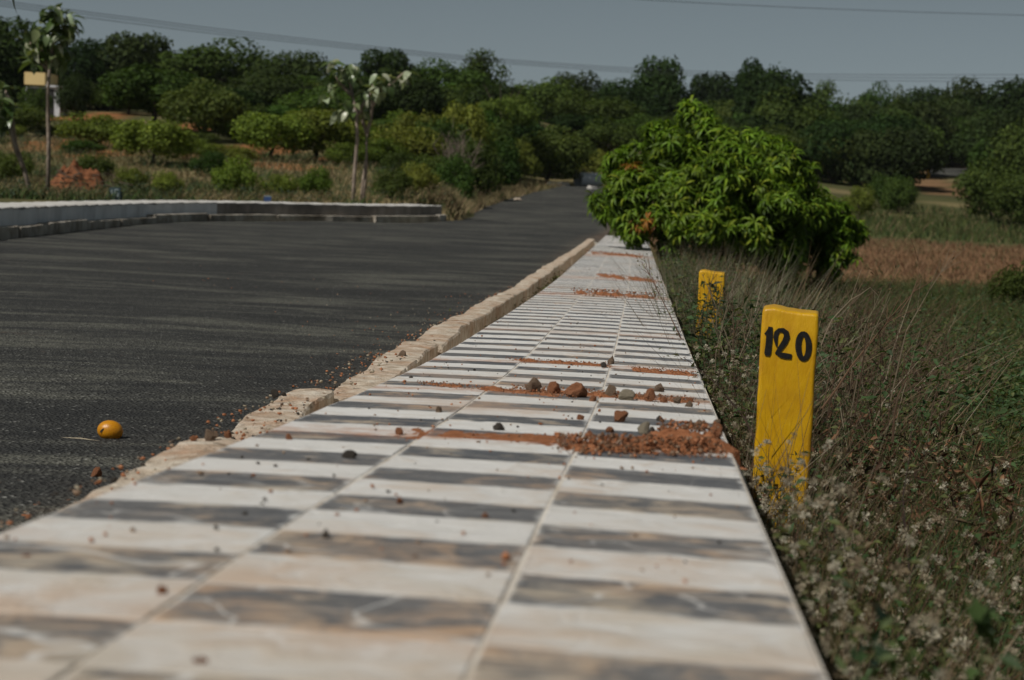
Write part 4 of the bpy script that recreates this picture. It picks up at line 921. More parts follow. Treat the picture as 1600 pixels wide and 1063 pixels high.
def orient(dv):
    z = Vector(unit(dv * .55 + np.array([0, 0, .75]) + rng.normal(0, .22, 3))); x = z.orthogonal().normalized(); y = z.cross(x); a = random.uniform(0, 6.28)
    x2 = x * math.cos(a) + y * math.sin(a); y2 = z.cross(x2); return Matrix((x2, y2, z)).transposed()
RM = [mesh_np('leaf_cluster', V, F, M['mango_leaf'], C) for V, F, C in ROS]; WM = [mesh_np('leaf_cluster', V, F, M['mango_leaf'], C) for V, F, C in WARM]
VV, FF, CC = [], [], []; off = 0
for i, (p, dv) in enumerate(vis):
    R3 = orient(dv); s = random.uniform(.165, .27); wm = min(np.linalg.norm((p - w)[[0, 2]]) for w in warm_px) < .09 and dv[1] < 0.1
    if i < 300:
        o = link('leaf_cluster', random.choice(WM if wm else RM), mango_tree); o.matrix_basis = Matrix.Translation(Vector(p - MO)) @ R3.to_4x4() @ Matrix.Scale(s, 4)
    else:
        V, F, C = random.choice(WARM if wm else ROS); VV.append(V @ np.array(R3).T * s + (p - MO)); FF.append(np.array(F) + off); CC.append(C * random.uniform(.6, 1.25) * (1 + .35 * mnoise.noise(Vector(p * 1.1 + 7)))); off += len(V)
fo = link('foliage', mesh_np('foliage', np.concatenate(VV), np.concatenate(FF), M['mango_leaf'], np.concatenate(CC)), mango_tree); tag(fo, kind='stuff')
# inner leaves that close the crown so that no sky shows through its heart
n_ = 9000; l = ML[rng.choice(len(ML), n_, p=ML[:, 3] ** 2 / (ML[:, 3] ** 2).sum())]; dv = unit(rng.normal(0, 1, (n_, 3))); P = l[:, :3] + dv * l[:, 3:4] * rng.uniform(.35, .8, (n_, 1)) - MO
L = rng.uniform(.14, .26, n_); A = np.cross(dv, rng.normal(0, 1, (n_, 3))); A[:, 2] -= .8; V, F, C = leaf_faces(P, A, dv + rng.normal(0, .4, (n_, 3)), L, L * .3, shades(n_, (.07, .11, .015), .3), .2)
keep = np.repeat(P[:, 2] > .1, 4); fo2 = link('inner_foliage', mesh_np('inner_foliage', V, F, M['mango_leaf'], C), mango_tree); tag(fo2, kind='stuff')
mb = MB(); mb.tube([(0.1, .5, -.2), (.1, .4, .5), (0, .3, 1.2)], [.16, .13, .10], 9)
for x, y, dz in [(1080, 215, 0), (1000, 270, 0), (1130, 250, -.3), (1230, 260, .4), (1290, 340, .4), (970, 320, 0), (1100, 350, -.7), (1210, 350, -.4)]:
    e = Vector(at(x, y, MD + dz) - MO); mb.tube([(0.05, .35, 1.0), Vector((0, .3, 1.1)) * .5 + e * .5 + Vector((0, 0, .25)), e], [.07, .045, .015], 6)
mb.build('trunk', M['bark'], mango_tree, True)

# ---------------------------------------------------------------- weeds beside the wall
def blades(P, height, width, lean, col, bend=.5):
    """bent three-part grass blades rooted at P"""
    n_ = len(P); a = rng.uniform(0, 6.28, n_); D = np.stack([np.cos(a), np.sin(a), 0 * a], 1); S_ = np.stack([-np.sin(a + 1), np.cos(a + 1), 0 * a], 1)
    h = height[:, None]; w = width[:, None]; ln = lean[:, None]; up = np.array([[0, 0, 1.0]])
    m1 = P + up * h * .5 + D * h * ln * .35; tip = P + up * h * (1 - .25 * ln * bend) + D * h * ln
    V = np.stack([P - S_ * w / 2, P + S_ * w / 2, m1 + S_ * w * .4, m1 - S_ * w * .4, tip], 1).reshape(-1, 3)
    i = np.arange(n_)[:, None] * 5; F = np.concatenate([i + np.array([[0, 1, 2]]), i + np.array([[0, 2, 3]]), i + np.array([[3, 2, 4]])], 0)
    return V, F, np.repeat(col, 5, 0)
def join(name, parts, mat, label, parent=None):
    V = np.concatenate([p[0] for p in parts]); C = np.concatenate([p[2] for p in parts]); o = 0; F = []
    for p in parts: F.append(p[1] + o); o += len(p[0])
    ob = link(name, mesh_np(name, V, np.concatenate(F), mat, C), parent); tag(ob, label, kind='stuff'); return ob
def edge_x(d): return wall_x(np.clip(d, -8, 60)) + 0.53
def right_pts(n_, d0, d1, pw=1.0, lim=.32, umin=0.0, umax=99):
    d = d0 + (d1 - d0) * rng.random(n_ * 3) ** pw; lo = edge_x(d) + umin; hi = np.minimum(lim * d, edge_x(d) + umax); ok = hi > lo + .02; d, lo, hi = d[ok], lo[ok], hi[ok]
    wgt = (hi - lo) / (hi - lo).max(); k_ = rng.random(len(d)) < wgt ** .5; d, lo, hi = d[k_][:n_], lo[k_][:n_], hi[k_][:n_]
    x = lo + (hi - lo) * rng.random(len(d)); return np.stack([x, d, ground(x, d) - .01], 1)
def clump(P, n_, spread):
    Q = np.repeat(P, n_, 0); Q = Q + np.concatenate([rng.normal(0, spread, (len(Q), 2)), np.zeros((len(Q), 1))], 1); return Q
OLIVE, DEEP, STRAW, RUST, PALE = (0.078, 0.090, 0.028), (0.040, 0.074, 0.026), (0.19, 0.14, 0.08), (0.10, 0.048, 0.028), (0.30, 0.25, 0.18)
def tone(n_, cols, p, var=.3):
    k_ = rng.choice(len(cols), n_, p=np.array(p) / sum(p)); c = np.array(cols)[k_]; return np.clip(c * (1 + var * rng.normal(0, .7, (n_, 1)).clip(-1.2, 1.6)), .005, .8)
U = lambda a, b, n_: rng.uniform(a, b, n_)
# short green and olive grass
parts = []
P = right_pts(9000, 1.2, 9); m_ = len(P); parts.append(blades(P, U(.14, .48, m_), U(.003, .007, m_), U(.1, .8, m_), tone(m_, [OLIVE, DEEP, RUST, STRAW], [4, 3, 2, 2.4])))
P = clump(right_pts(9000, 8, 36, .8, .34), 4, .06); P[:, 2] = ground(P[:, 0], P[:, 1]) - .01; m_ = len(P); parts.append(blades(P, U(.15, .5, m_), U(.008, .016, m_), U(.1, .9, m_), tone(m_, [OLIVE, DEEP, RUST, STRAW], [6, 6, .8, .6])))
join('grass', parts, M['straw'], 'tangled olive and green grass covering the ground right of the wall')
# leafy green weeds
parts = []
def leafy(P, hmin, hmax, nl, lmin, lmax, cols, pr):
    n_ = len(P); h = U(hmin, hmax, n_); Q = np.repeat(P, nl, 0); t = rng.random(len(Q)); hh = np.repeat(h, nl); Q = Q + np.stack([rng.normal(0, .06, len(Q)) * (.5 + t), rng.normal(0, .06, len(Q)) * (.5 + t), hh * (.15 + .85 * t)], 1)
    L = U(lmin, lmax, len(Q)); A = rng.normal(0, 1, (len(Q), 3)); A[:, 2] = A[:, 2] * .4 + .1; N = rng.normal(0, .4, (len(Q), 3)) + np.array([0, -.2, 1])
    return leaf_faces(Q, A, N, L, L * .5, tone(len(Q), cols, pr, .35), .2)
parts.append(leafy(right_pts(620, 1.3, 7), .15, .45, 16, .012, .04, [DEEP, OLIVE, (.05, .09, .03)], [4, 3, 2]))
parts.append(leafy(right_pts(900, 6.5, 16, 1, .32, 0, 3), .3, .75, 22, .02, .05, [DEEP, OLIVE, (.05, .09, .03)], [5, 3, 2]))
parts.append(leafy(right_pts(1300, 10, 36, 1, .33), .2, .55, 16, .03, .08, [DEEP, OLIVE, (.045, .08, .028)], [5, 3, 2]))
P = right_pts(160, 9, 28, 1, .3, 0, .5); parts.append(leafy(P, .5, 1.0, 50, .02, .055, [DEEP, OLIVE, (.05, .07, .035)], [4, 3, 2]))
P = right_pts(75, 7.5, 12.5, 1, .3, 0.03, .75); parts.append(leafy(P, .55, .85, 75, .022, .055, [DEEP, (.022, .042, .016), OLIVE], [4, 3, 1.5]))
P = right_pts(90, 13, 22, 1, .3, 0.0, .8); parts.append(leafy(P, .7, 1.1, 60, .02, .05, [OLIVE, DEEP, (.09, .10, .05)], [3, 3, 2]))
P = right_pts(420, 1.6, 7.5, 1, .32, -.01, .16); P = P[(P[:, 1] < 3.9) | (P[:, 1] > 5.6)]; parts.append(leafy(P, .40, .66, 18, .012, .036, [OLIVE, DEEP, (.10, .10, .045), (.13, .10, .06)], [3, 3, 2, 2]))
join('weeds', parts, M['weed_leaf'], 'low leafy green weeds mixed into the grass right of the wall')
# dry stalks: long thin curved culms, thickest behind the numbered post
parts = []
def culms(P, hmin, hmax, wid, cols, pr, lean=(.1, 1.1)):
    n_ = len(P); return blades(P, U(hmin, hmax, n_), U(*wid, n_), U(*lean, n_), tone(n_, cols, pr, .3), .9)
DRY = [(.15, .11, .065), (.095, .068, .044), (.24, .20, .145), (.075, .045, .03)]
parts.append(culms(right_pts(900, 6.5, 11, 1, .25, .05, 1.2), .45, .95, (.003, .006), DRY, [2, 3, 1, 3]))
parts.append(culms(right_pts(1900, 9, 20, 1, .27, 0, 2.2), .5, 1.15, (.005, .010), DRY, [1.5, 4, .8, 3]))
parts.append(culms(right_pts(700, 14, 34, 1, .22, .0, 1.6), .5, 1.1, (.008, .014), DRY, [3, 3, 1, 2]))
parts.append(culms(right_pts(2200, 10, 24, 1, .22, -.04, .8), .70, 1.3, (.005, .010), [STRAW, (.26, .23, .17), (.15, .16, .09), (.11, .08, .05)], [2, 2.5, 4, 1.5], (.1, .6)))
parts.append(culms(right_pts(260, 6.5, 12, 1, .22, .02, 1.0), .6, 1.0, (.003, .0055), [STRAW, PALE, (.12, .078, .048)], [2, 2, 1], (.1, .9)))
parts.append(culms(right_pts(700, 2.0, 8.0, 1, .32, 0, .3), .5, .85, (.0018, .0038), DRY, [3, 3, 2, 2], (.1, .7)))
parts.append(culms(right_pts(1500, 3.0, 7.5), .2, .6, (.0018, .004), DRY, [2, 3, 1, 3], (.3, 1.6)))
parts.append(culms(right_pts(2500, 10, 36, 1, .34, .8), .3, .7, (.006, .012), [STRAW, RUST, OLIVE], [2, 1.5, 4]))
join('dry_grass', parts, M['straw'], 'dry brown and grey grass stalks rising beside the wall and behind the posts')
# rusty tangle of dead stems around the numbered post
mbP = []; q = right_pts(2600, 4.6, 8.0, 1, .30, .0, 1.2); q = q[~((np.abs(q[:, 0] - post.location.x) < .16) & (q[:, 1] < 5.45))]; q[:, 2] += U(0.0, .38, len(q)); L = U(.03, .10, len(q)); A = rng.normal(0, 1, (len(q), 3)); A[:, 2] *= .7
mbP.append(leaf_faces(q, A, rng.normal(0, 1, (len(q), 3)), L, U(.0012, .003, len(q)), tone(len(q), [RUST, (.17, .085, .045), STRAW, (.05, .03, .02)], [4, 3, 1.2, 3]), .3))
q = right_pts(1100, 4.8, 7.5, 1, .3, .0, .9); q[:, 2] += U(.02, .42, len(q)); L = U(.012, .035, len(q)); A = rng.normal(0, 1, (len(q), 3))
mbP.append(leaf_faces(q, A, rng.normal(0, 1, (len(q), 3)), L, L * .5, tone(len(q), [RUST, (.20, .11, .06), (.10, .055, .03)], [3, 1.5, 2]), .4))
join('dead_stems', mbP, M['straw'], 'rusty brown tangle of dead stems and curled leaves around the numbered post')
# fluffy seed heads on thin stalks
def seedheads(P, hmin, hmax, rmin, rmax):
    n_ = len(P); h = U(hmin, hmax, n_); off_ = rng.normal(0, .04, (n_, 2)); Tp = P + np.concatenate([off_, h[:, None]], 1); w = .0016
    S_ = np.tile([w, 0, 0], (n_, 1)); V1 = np.stack([P - S_, P + S_, Tp], 1).reshape(-1, 3); F1 = np.arange(n_ * 3).reshape(-1, 3); C1 = np.repeat(tone(n_, [(.12, .10, .05), (.16, .10, .06), OLIVE], [1, 1, 1]), 3, 0)
    nr = 22; D = unit(rng.normal(0, 1, (n_ * nr, 3)) + np.array([0, 0, .35])); r = np.repeat(U(rmin, rmax, n_), nr); Q = np.repeat(Tp, nr, 0)
    X = unit(np.cross(D, rng.normal(0, 1, D.shape))) * (r * .17)[:, None]; E = Q + D * r[:, None]; V2 = np.stack([Q, E - X, E + X], 1).reshape(-1, 3); F2 = np.arange(n_ * nr * 3).reshape(-1, 3) + len(V1)
    C2 = np.repeat(np.repeat(tone(n_, [(.40, .35, .25), (.50, .46, .36), (.31, .25, .17)], [3, 2, 2], .2), nr, 0), 3, 0)
    return np.concatenate([V1, V2]), np.concatenate([F1, F2]), np.concatenate([C1, C2])
parts = [seedheads((lambda q: q[(q[:, 1] < 4.1) | (q[:, 1] > 5.6)])(right_pts(420, 1.6, 7.0, 1, .32, 0, .2)), .40, .68, .006, .012), seedheads(right_pts(760, 1.5, 5.6, .9, .32), .16, .46, .006, .013), seedheads(right_pts(260, 3.6, 5.4, 1, .32, 0, .18), .15, .40, .006, .012), seedheads(right_pts(220, 1.4, 3.2, 1, .34, 0, .6), .25, .55, .008, .015), seedheads(right_pts(90, 5.5, 9, 1, .3, 0, 1), .2, .55, .006, .012)]
join('seed_heads', parts, M['fluff'], 'fluffy pale seed heads on thin stalks crowding the lower right corner')
# field and far verge tufts
parts = []
def field_pts(n_, x0, x1, y0, y1):
    x = U(x0, x1, n_); y = U(y0, y1, n_); return np.stack([x, y, ground(x, y) - .01], 1)
P = clump(field_pts(9000, 4.5, 30, 34, 80), 3, .1); P[:, 2] = ground(P[:, 0], P[:, 1]) - .01; m_ = len(P)
parts.append(blades(P, U(.08, .3, m_), U(.015, .04, m_), U(.2, 1, m_), tone(m_, [(.20, .115, .065), (.155, .09, .052), (.24, .155, .092), (.06, .075, .03)], [4, 4, 2, 1.8])))
P = clump(field_pts(5000, 8, 42, 82, 125), 3, .15); P[:, 2] = ground(P[:, 0], P[:, 1]) - .01; m_ = len(P)
parts.append(blades(P, U(.2, .6, m_), U(.03, .07, m_), U(.2, .9, m_), tone(m_, [(.05, .075, .025), OLIVE, STRAW], [4, 3, 1])))
join('field_grass', parts, M['straw'], 'dry brown grass of the field beyond the weeds on the right')
parts = []
n_ = 26000; y = 44 + 40 * rng.random(n_) ** 1.2; x = U(-.33, .06, n_) * y; xl = road_l(np.clip(y, -8, 112)) - np.where(y < 56, 2.0, .05); k_ = (x < xl); P = np.stack([x, y, ground(x, y) - .01], 1)[k_]; m_ = len(P)
tint = vnoise(P[:, 0], P[:, 1], 2.2, 4); cA = tone(m_, [(.26, .20, .115), (.20, .165, .08), (.10, .10, .04)], [3, 2, 2]); cB = tone(m_, [(.06, .10, .03), (.08, .09, .035), (.05, .07, .035)], [3, 2, 1]); cc = np.where((tint > .15)[:, None], cB, cA)
parts.append(blades(P, U(.12, .42, m_), U(.02, .045, m_), U(.2, .9, m_), cc))
P = P[rng.random(m_) < .12]; parts.append(leafy(P, .2, .6, 10, .05, .11, [(.05, .08, .04), OLIVE, (.055, .075, .05)], [3, 2, 2]))
k2 = 5200; y = 57 + 56 * rng.random(k2) ** 1.3; x = road_l(y) - np.abs(rng.normal(0, .7 + (y - 57) * .06, k2)) + .1; P = np.stack([x, y, np.maximum(ground(x, y), road_z(y) - .02)], 1); parts.append(blades(P, U(.15, .5, k2), U(.02, .04, k2), U(.2, .9, k2), tone(k2, [STRAW, (.30, .24, .13), OLIVE], [3, 2, 1])))
join('verge_grass', parts, M['straw'], 'dry straw and green tufts on the verge behind the wall across the road')
# weeds in the gap between kerb and wall
P = []
for _ in range(260):
    d = random.uniform(10.5, 21); p, o = kframe(d); v = p + o * random.uniform(-.20, -.02); P.append((v.x, v.y, v.z - .16))
P = np.array(P); join('gap_weeds', [leafy(P, .04, .14, 9, .02, .05, [(.09, .10, .025), OLIVE, STRAW], [3, 2, 2])], M['weed_leaf'], 'yellowish weeds growing in the gap between kerb and wall')

# ---------------------------------------------------------------- single plants that stand out
def stalk_plant(name, label, pts, r0, mat_col, side=0, leaf=None, cat='plant'):
    """pts: list of (px, py, d)"""
    W_ = [Vector(at(*p)) for p in pts]; root = empty(name, W_[0]); O = W_[0].copy(); mb = MB(); Q = [w - O for w in W_]
    fine_ = []
    for i in range(len(Q) - 1):
        for t in (0, .5): fine_.append(Q[i].lerp(Q[i + 1], t) + Vector((random.uniform(-1, 1), random.uniform(-1, 1), random.uniform(-1, 1))) * r0 * .8)
    fine_.append(Q[-1]); m_ = len(fine_); mb.tube(fine_, [max(r0 * (1 - .75 * i / (m_ - 1)), .0008) for i in range(m_)], 5, mat_col); mb.build('stem', M['straw'], root)
    for s_ in range(side):
        i = random.randint(m_ // 3, m_ - 2); b = fine_[i]; dr = (fine_[i + 1] - fine_[i - 1]).normalized(); e = b + (dr + Vector((random.uniform(-.8, .8), random.uniform(-.8, .8), random.uniform(-.1, .9)))).normalized() * random.uniform(.05, .14)
        t_ = MB(); t_.tube([b, b.lerp(e, .5) + Vector((0, 0, .004)), e], [r0 * .4, r0 * .3, .0007], 4, mat_col); t_.build('twig', M['straw'], root)
    if leaf:
        cnt, l0, l1, cols, spread = leaf
        for _ in range(cnt):
            i = random.randint(1, m_ - 1); V, F, C = leaf_faces(np.zeros((1, 3)), rng.normal(0, 1, (1, 3)) + np.array([[0, 0, -.2]]), rng.normal(0, .5, (1, 3)) + np.array([[0, -.4, .8]]), np.array([random.uniform(l0, l1)]), np.array([random.uniform(l0, l1) * .45]), np.array([random.choice(cols)]), .25)
            link('leaf', mesh_np('leaf', V, F, M['weed_leaf'], C), root, fine_[i] + Vector((random.uniform(-1, 1), random.uniform(-1, 1), random.uniform(-1, 1))) * spread)
    return tag(root, label, cat)
BR = (.10, .065, .04); TAN = (.22, .15, .09); GRN = [(.04, .075, .025), (.03, .055, .02), (.06, .09, .03)]
stalk_plant('dry_stalk', 'long dry stalk slanting up to the right from behind the numbered post', [(1285, 640, 6.0), (1330, 575, 6.1), (1385, 505, 6.2), (1430, 455, 6.3), (1470, 430, 6.35)], .004, (.15, .09, .055), 7, (8, .01, .02, [TAN, BR], .01))
stalk_plant('dry_stalk', 'thin upright dry tip branching off above the long slanting stalk', [(1404, 492, 6.22), (1425, 460, 6.22), (1436, 430, 6.22), (1434, 385, 6.22)], .0024, (.17, .11, .07), 5)
stalk_plant('dry_stalk', 'pale arching stalk curving over right of the numbered post', [(1283, 540, 6.2), (1300, 500, 6.2), (1330, 468, 6.2), (1360, 450, 6.2), (1372, 462, 6.2)], .0022, (.30, .24, .17), 1)
stalk_plant('dry_branch', 'bare dark branch leaning on the right edge of the wall before the posts', [(1181, 694, 5.45), (1165, 655, 5.65), (1120, 600, 6.0), (1070, 560, 6.3)], .0042, (.045, .03, .025), 3, (10, .008, .018, [(.09, .06, .045), BR], .008), 'branch')
for i in range(14):
    left = i < 7; x0 = random.uniform(1090, 1180) if left else random.uniform(1285, 1400); y0 = random.uniform(560, 640); d = random.uniform(6.2, 9.5) if left else random.uniform(5.8, 7.5); sx = random.uniform(-70, 60) if left else random.uniform(10, 130); hh_ = random.uniform(90, 190)
    stalk_plant('dry_stalk', 'thin dry branching stalk in the tangle between the two yellow posts' if left else 'thin dry branching stalk in the tangle right of the numbered post', [(x0, y0 + 60, d), (x0 + sx * .25, y0 - hh_ * .3, d), (x0 + sx * .6, y0 - hh_ * .65, d + .05), (x0 + sx, y0 - hh_, d + .1)], .0028, random.choice([(.14, .10, .065), (.20, .16, .11), (.09, .06, .04)]), 6, (10, .010, .024, [(.12, .075, .045), (.16, .11, .07), (.07, .07, .035)], .012))
    [o for o in COL.objects if o.name.startswith('dry_stalk') and o.type == 'EMPTY'][-1]['group'] = 'dry stalks between the posts' if left else 'dry stalks right of the numbered post'
stalk_plant('flowering_stalk', 'brown stalk with tiny pale leaves bending over the wall edge left of the second post', [(1125, 640, 7.0), (1080, 560, 8.2), (1045, 490, 8.8), (1015, 430, 9.3), (1003, 410, 9.5)], .0042, (.12, .07, .045), 8, (34, .012, .028, [(.30, .30, .22), (.12, .14, .06), (.22, .18, .10)], .02))
stalk_plant('vine', 'green leafy vine climbing over the second yellow post', [(1098, 520, 11.6), (1102, 490, 11.6), (1112, 465, 11.6), (1108, 440, 11.6), (1122, 450, 11.6), (1126, 490, 11.6)], .004, (.05, .06, .03), 4, (30, .05, .09, [(.03, .05, .018), (.045, .07, .02), (.022, .036, .014)], .04), 'vine')
stalk_plant('fern_sprig', 'dark green ferny sprig before the foot of the numbered post', [(1180, 790, 4.5), (1192, 765, 4.5), (1205, 748, 4.5), (1220, 740, 4.5), (1236, 745, 4.5)], .0012, (.04, .05, .025), 0, (26, .012, .022, [(.018, .03, .014), (.03, .045, .02)], .006))
stalk_plant('leafy_sprig', 'blurred green sprig leaning over the near right edge of the wall', [(1262, 985, 2.25), (1245, 950, 2.25), (1215, 925, 2.2), (1180, 918, 2.2), (1160, 925, 2.2)], .0014, (.05, .07, .03), 0, (22, .012, .022, GRN, .012))
stalk_plant('weed_stem', 'tall dark leafless stem rising through the seed heads right of the post', [(1420, 1030, 4.0), (1422, 900, 4.1), (1412, 780, 4.2), (1426, 650, 4.3)], .0035, (.05, .035, .03), 6)
stalk_plant('weed_stem', 'second dark stem nearer the wall among the seed heads', [(1300, 940, 3.6), (1304, 870, 3.6), (1300, 800, 3.6)], .0032, (.05, .04, .03), 3, (10, .012, .022, GRN, .015))
stalk_plant('weed_stem', 'bent brown stem sticking up in the rusty tangle right of the post', [(1395, 690, 5.6), (1402, 620, 5.6), (1418, 590, 5.6), (1412, 568, 5.6)], .0045, (.11, .07, .045), 1)
stalk_plant('broad_weed', 'blurred broad leaved green weed at the bottom right corner', [(1530, 1080, 2.1), (1535, 1000, 2.1), (1545, 940, 2.1)], .0025, (.06, .08, .03), 0, (14, .03, .055, [(.06, .10, .03), (.04, .07, .025)], .02))
stalk_plant('broad_weed', 'blurred dark leafy weed at the bottom edge beside the wall', [(1350, 1090, 1.9), (1370, 1030, 1.9), (1385, 985, 1.9)], .002, (.05, .06, .03), 0, (26, .016, .034, [(.03, .055, .025), (.025, .045, .03), (.07, .10, .03)], .03))

# bare dry bush on the slope
q = at(712, 290, 74); root = empty('dry_bush', (q[0], q[1], float(ground(q[0], q[1])))); mb = MB()
for i in range(46):
    a = random.uniform(0, 6.28); s_ = random.uniform(.3, 1.1); h = random.uniform(1.2, 2.9); e = Vector((math.cos(a) * s_, math.sin(a) * s_, h)); m1 = e * .5 + Vector((random.uniform(-.2, .2), 0, .1)); mb.tube([(0, 0, 0), m1, e], [.035, .02, .006], 4, (.20, .16, .13), False)
    for _ in range(4):
        b = m1.lerp(e, random.random()); mb.tube([b, b + Vector((random.uniform(-.4, .4), random.uniform(-.4, .4), random.uniform(.1, .6)))], [.012, .004], 3, (.20, .16, .13), False)
mb.build('branches', M['straw'], root); tag(root, 'bare grey leafless bush at the roadside before the dark shrubs', 'bush')

# ---------------------------------------------------------------- far small things
p = hit(122, 300, ground, 40); hp = (p[0], max(p[1], 48)); tag(heap('soil_mound', hp[0], hp[1], ground, 1.05, 1.1, .80, 0, M['mound_earth'], 5, 30, 24), 'mound of red soil behind the left wall', 'soil mound')
b = Vector(at(125, 268, 50.5)); root = empty('brush_pile', b); mb = MB()
for i in range(40):
    a = Vector((random.uniform(-.7, 1.1), random.uniform(-.4, .4), random.uniform(-.45, .05))); mb.tube([a, a + Vector((random.uniform(-.6, .6), random.uniform(-.4, .4), random.uniform(-.2, .25)))], [.02, .008], 4, (.10, .075, .055), False)
mb.build('dead_branches', M['straw'], root); tag(root, 'pile of dead brown branches behind the mound of red soil', 'brush pile')
def block(name, w, t, h, mat, loc, rz, label, cat, bev=.02):
    bm = bmesh.new(); bmesh.ops.create_cube(bm, size=1); bmesh.ops.scale(bm, vec=(w, t, h), verts=bm.verts); bmesh.ops.translate(bm, vec=(0, 0, h / 2), verts=bm.verts); bmesh.ops.bevel(bm, geom=bm.edges[:], offset=bev, segments=2, affect='EDGES')
    for v in bm.verts: v.co += Vector((random.uniform(-1, 1), random.uniform(-1, 1), random.uniform(-1, 1))) * bev * .25
    me = bpy.data.meshes.new(name); bm.to_mesh(me); bm.free(); me.materials.append(mat); o = link(name, me, None, loc); o.rotation_euler[2] = rz; return tag(o, label, cat) if label else o
p = at(181, 310, 45.6); zt = at(181, 293, 45.6)[2]; gz = float(ground(p[0], p[1])) - .1
ms_ = block('marker_stone', .31, .24, zt - gz, M['slate_paint'], (p[0], p[1], gz), 0, 'small dark slate painted stone lettered 15 behind the left wall', 'marker stone')
hh = zt - gz
for st_, wd in (([(-.085, hh - .26), (-.085, hh - .06)], [.034, .034]), ([(.09, hh - .055), (.0, hh - .055), (-.005, hh - .13), (.06, hh - .14), (.09, hh - .19), (.06, hh - .245), (-.01, hh - .25)], [.028, .028, .026, .028, .03, .03, .026])):
    V, F = ribbon(st_, wd, -.124); nb = MB(); nb.add(V, F); nb.build('numeral', M['chalk_paint'], ms_)
p = at(418, 318, 51.2); zt = at(418, 307, 51.2)[2]; gz = zt - .42; bs = block('marker_stone', .22, .2, zt - gz, M['blue_paint'], (p[0], p[1], gz), .2, 'small blue painted stone behind the bare grey wall', 'marker stone')
cp = block('cap', .19, .17, .03, M['chalk_paint'], (0, 0, zt - gz - .012), 0, None, None, .008); cp.parent = bs
p = hit(1450, 279, ground, 90); gz = float(ground(p[0], p[1])); block('marker_post', .30, .2, .85, M['yellow_paint'], (p[0], p[1], gz), .1, 'tiny far yellow marker post before the far stretch of asphalt', 'marker post')
# concrete pipe and slab dumped at the end of the road
p = hit(916, 292, ground, 90); mb = MB(); x0, x1 = -.75, 1.1; Ro, Ri = .46, .36
for i in range(24):
    a0, a1 = 6.2832 * i / 24, 6.2832 * (i + 1) / 24
    c0, s0, c1, s1 = math.cos(a0), math.sin(a0), math.cos(a1), math.sin(a1)
    mb.add([(x0, Ro*c0, Ro*s0), (x0, Ro*c1, Ro*s1), (x1, Ro*c1, Ro*s1), (x1, Ro*c0, Ro*s0), (x0, Ri*c0, Ri*s0), (x0, Ri*c1, Ri*s1), (x1, Ri*c1, Ri*s1), (x1, Ri*c0, Ri*s0)], [(0, 1, 2, 3), (7, 6, 5, 4), (0, 4, 5, 1), (3, 2, 6, 7)])
o = mb.build('concrete_pipe', M['house_white'], None, False, (p[0], p[1] + .5, float(ground(p[0], p[1])) + .45)); o.rotation_euler[2] = math.radians(40); tag(o, 'pale concrete pipe lying beyond the end of the road by the mango bush', 'concrete pipe')
p = hit(872, 291, ground, 90); block('concrete_slab', 1.35, .8, .32, M['coping_pale'], (p[0], p[1], float(ground(p[0], p[1])) - .05), .15, 'low pale concrete slab at the left of the far end of the road', 'concrete slab', .05)
p = hit(925, 297, ground, 60); block('concrete_block', .5, .5, .3, M['rock_white'], (p[0], p[1], float(ground(p[0], p[1])) - .05), .5, 'small white block before the concrete pipe', 'concrete block', .06)
p = hit(808, 315, ground, 60); o = link('stone', rock_mesh('stone', 77, 2, .3, M['kerb_granite']), None, (p[0], p[1], float(ground(p[0], p[1])) - .05)); o.scale = (.55, .4, .3); tag(o, 'pinkish rock on the left road edge far ahead', 'stone')
for px, py, w in ((146, 166, .5), (168, 169, .75)):
    p = hit(px, py, ground, 60); o = link('rock', rock_mesh('rock', px, 2, .3, M['rock_white']), None, (p[0], p[1], float(ground(p[0], p[1])) - .05)); o.scale = (w, w * .8, w * .7)
    tag(o, 'small white rock on the slope below the house' if px == 146 else 'larger white rock on the slope right of the small one', 'rock')
# house among the trees
HD = 118
hb = at(68, 168, HD); hz_ = float(ground(hb[0], hb[1])) - .3; root = empty('house', (hb[0], hb[1], hz_)); tag(root, 'small white house with a yellow parapet half hidden by trees', 'house')
def bx(name, x0, x1, y0, y1, z0, z1, mat):
    mb = MB(); mb.add([(x0, y0, z0), (x1, y0, z0), (x1, y1, z0), (x0, y1, z0), (x0, y0, z1), (x1, y0, z1), (x1, y1, z1), (x0, y1, z1)], [(0, 1, 5, 4), (1, 2, 6, 5), (2, 3, 7, 6), (3, 0, 4, 7), (4, 5, 6, 7), (3, 2, 1, 0)]); return mb.build(name, mat, root)
pz = lambda y: at(68, y, HD)[2] - hz_
kx = HD / FPX
bx('wall', -28 * kx, 25 * kx, 0, 2.2, 0, pz(136), M['house_white']); bx('parapet', -29 * kx, 3 * kx, -.25, 3, pz(133.5), pz(114), M['house_yellow']); bx('veranda_shade', -27 * kx, 16 * kx, -.03, .05, .3, pz(139), M['opening_shade']); bx('roof_slab', 3.2 * kx, 26 * kx, -.2, 2.4, pz(135.8), pz(133), M['house_white'])  # flat dark panel on the front paints the shade of a deep veranda opening
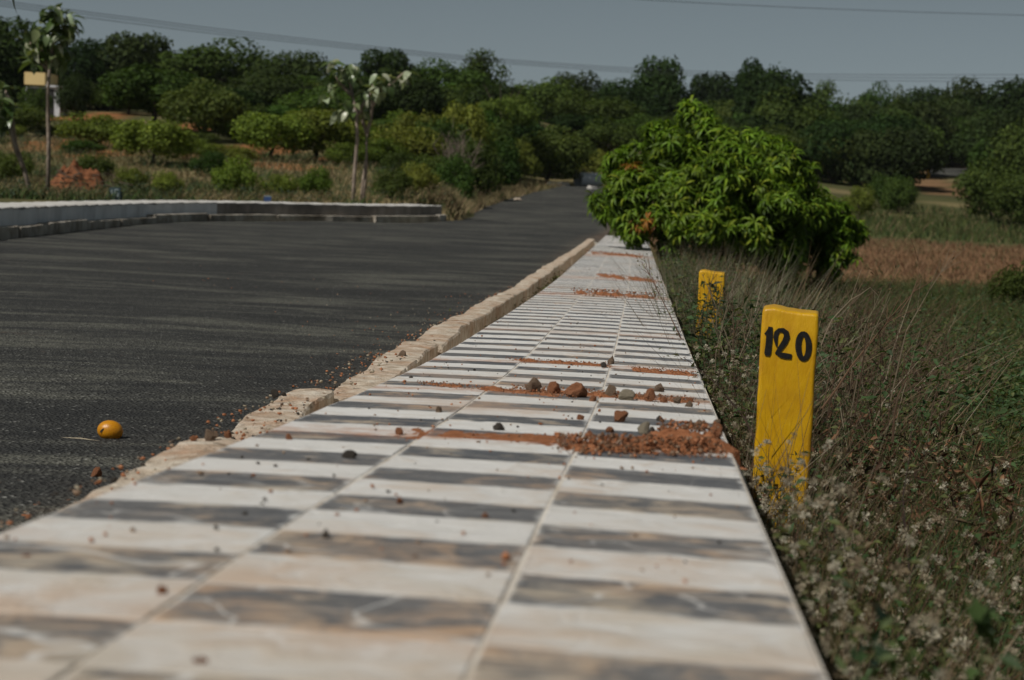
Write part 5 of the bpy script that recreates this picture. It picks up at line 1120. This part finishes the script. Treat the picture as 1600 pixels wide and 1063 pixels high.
# overhead wires
def wire(label, pts, r):
    mb = MB(); P = [Vector(at(*p)) for p in pts]; fine_ = []
    X = smooth_interp(range(len(P)), [v.x for v in P]); Y = smooth_interp(range(len(P)), [v.y for v in P]); Z = smooth_interp(range(len(P)), [v.z for v in P])
    for t in np.linspace(0, len(P) - 1, 10 * len(P)): fine_.append((float(X(t)), float(Y(t)), float(Z(t))))
    mb.tube(fine_, r, 5); tag(mb.build('power_line', M['wire_metal'], None, True), label, 'power line')
wire('topmost of the three wires sagging across the sky from the upper left', [(-120, -16, 118), (0, 1, 124), (200, 27, 134), (400, 52, 144), (800, 94, 164), (1200, 115, 184), (1700, 117, 205)], .023)
wire('middle of the three wires sagging across the sky from the upper left', [(-120, -12, 118), (0, 5, 124), (200, 31, 134), (400, 56, 144), (800, 97, 164), (1200, 119, 184), (1700, 123, 205)], .023)
wire('lowest of the three wires sagging across the sky from the upper left', [(-120, -7, 118), (0, 9, 124), (200, 36, 134), (400, 60, 144), (800, 100, 164), (1200, 123, 184), (1700, 129, 205)], .023)
wire('single faint wire crossing the upper right corner of the sky', [(940, -6, 120), (1010, 0, 122), (1200, 10, 130), (1400, 18, 138), (1600, 24, 146), (1700, 27, 150)], .02)
stalk_plant('hanging_twig', 'dark leaf tip on a twig hanging into the top left corner', [(10, -160, 13.0), (22, -60, 13.0), (27, -22, 13.0)], .006, (.04, .035, .025), 0, None, 'twig')
tw_ = bpy.data.objects['hanging_twig']; V, F = big_leaf(.19); lf = link('leaf', mesh_np('leaf', V * np.array([.55, 1, 1]), F, M['broad_leaf'], np.tile(np.array((.018, .026, .012)), (len(V), 1)), True), tw_, Vector(at(27, -24, 13.0)) - Vector(tw_.location)); lf.rotation_euler = (math.radians(-62), 0, math.radians(115))

# ---------------------------------------------------------------- thin summer haze over the valley
bm = bmesh.new(); bmesh.ops.create_cube(bm, size=1)
me = bpy.data.meshes.new('haze'); 
bmesh.ops.scale(bm, vec=(3100, 3200, 60), verts=bm.verts); bmesh.ops.translate(bm, vec=(0, 1500, 26), verts=bm.verts); bm.to_mesh(me); bm.free()
hm = bpy.data.materials.new('haze_air'); hm.use_nodes = True; nn = hm.node_tree.nodes; nn.remove(nn['Principled BSDF'])
pv = nn.new('ShaderNodeVolumePrincipled'); pv.inputs['Color'].default_value = (0.80, 0.87, 0.93, 1); pv.inputs['Density'].default_value = 0.00006; pv.inputs['Anisotropy'].default_value = 0.0
hm.node_tree.links.new(pv.outputs[0], nn['Material Output'].inputs['Volume']); me.materials.append(hm)
tag(link('haze', me), 'thin pale summer haze over the whole valley', kind='stuff')
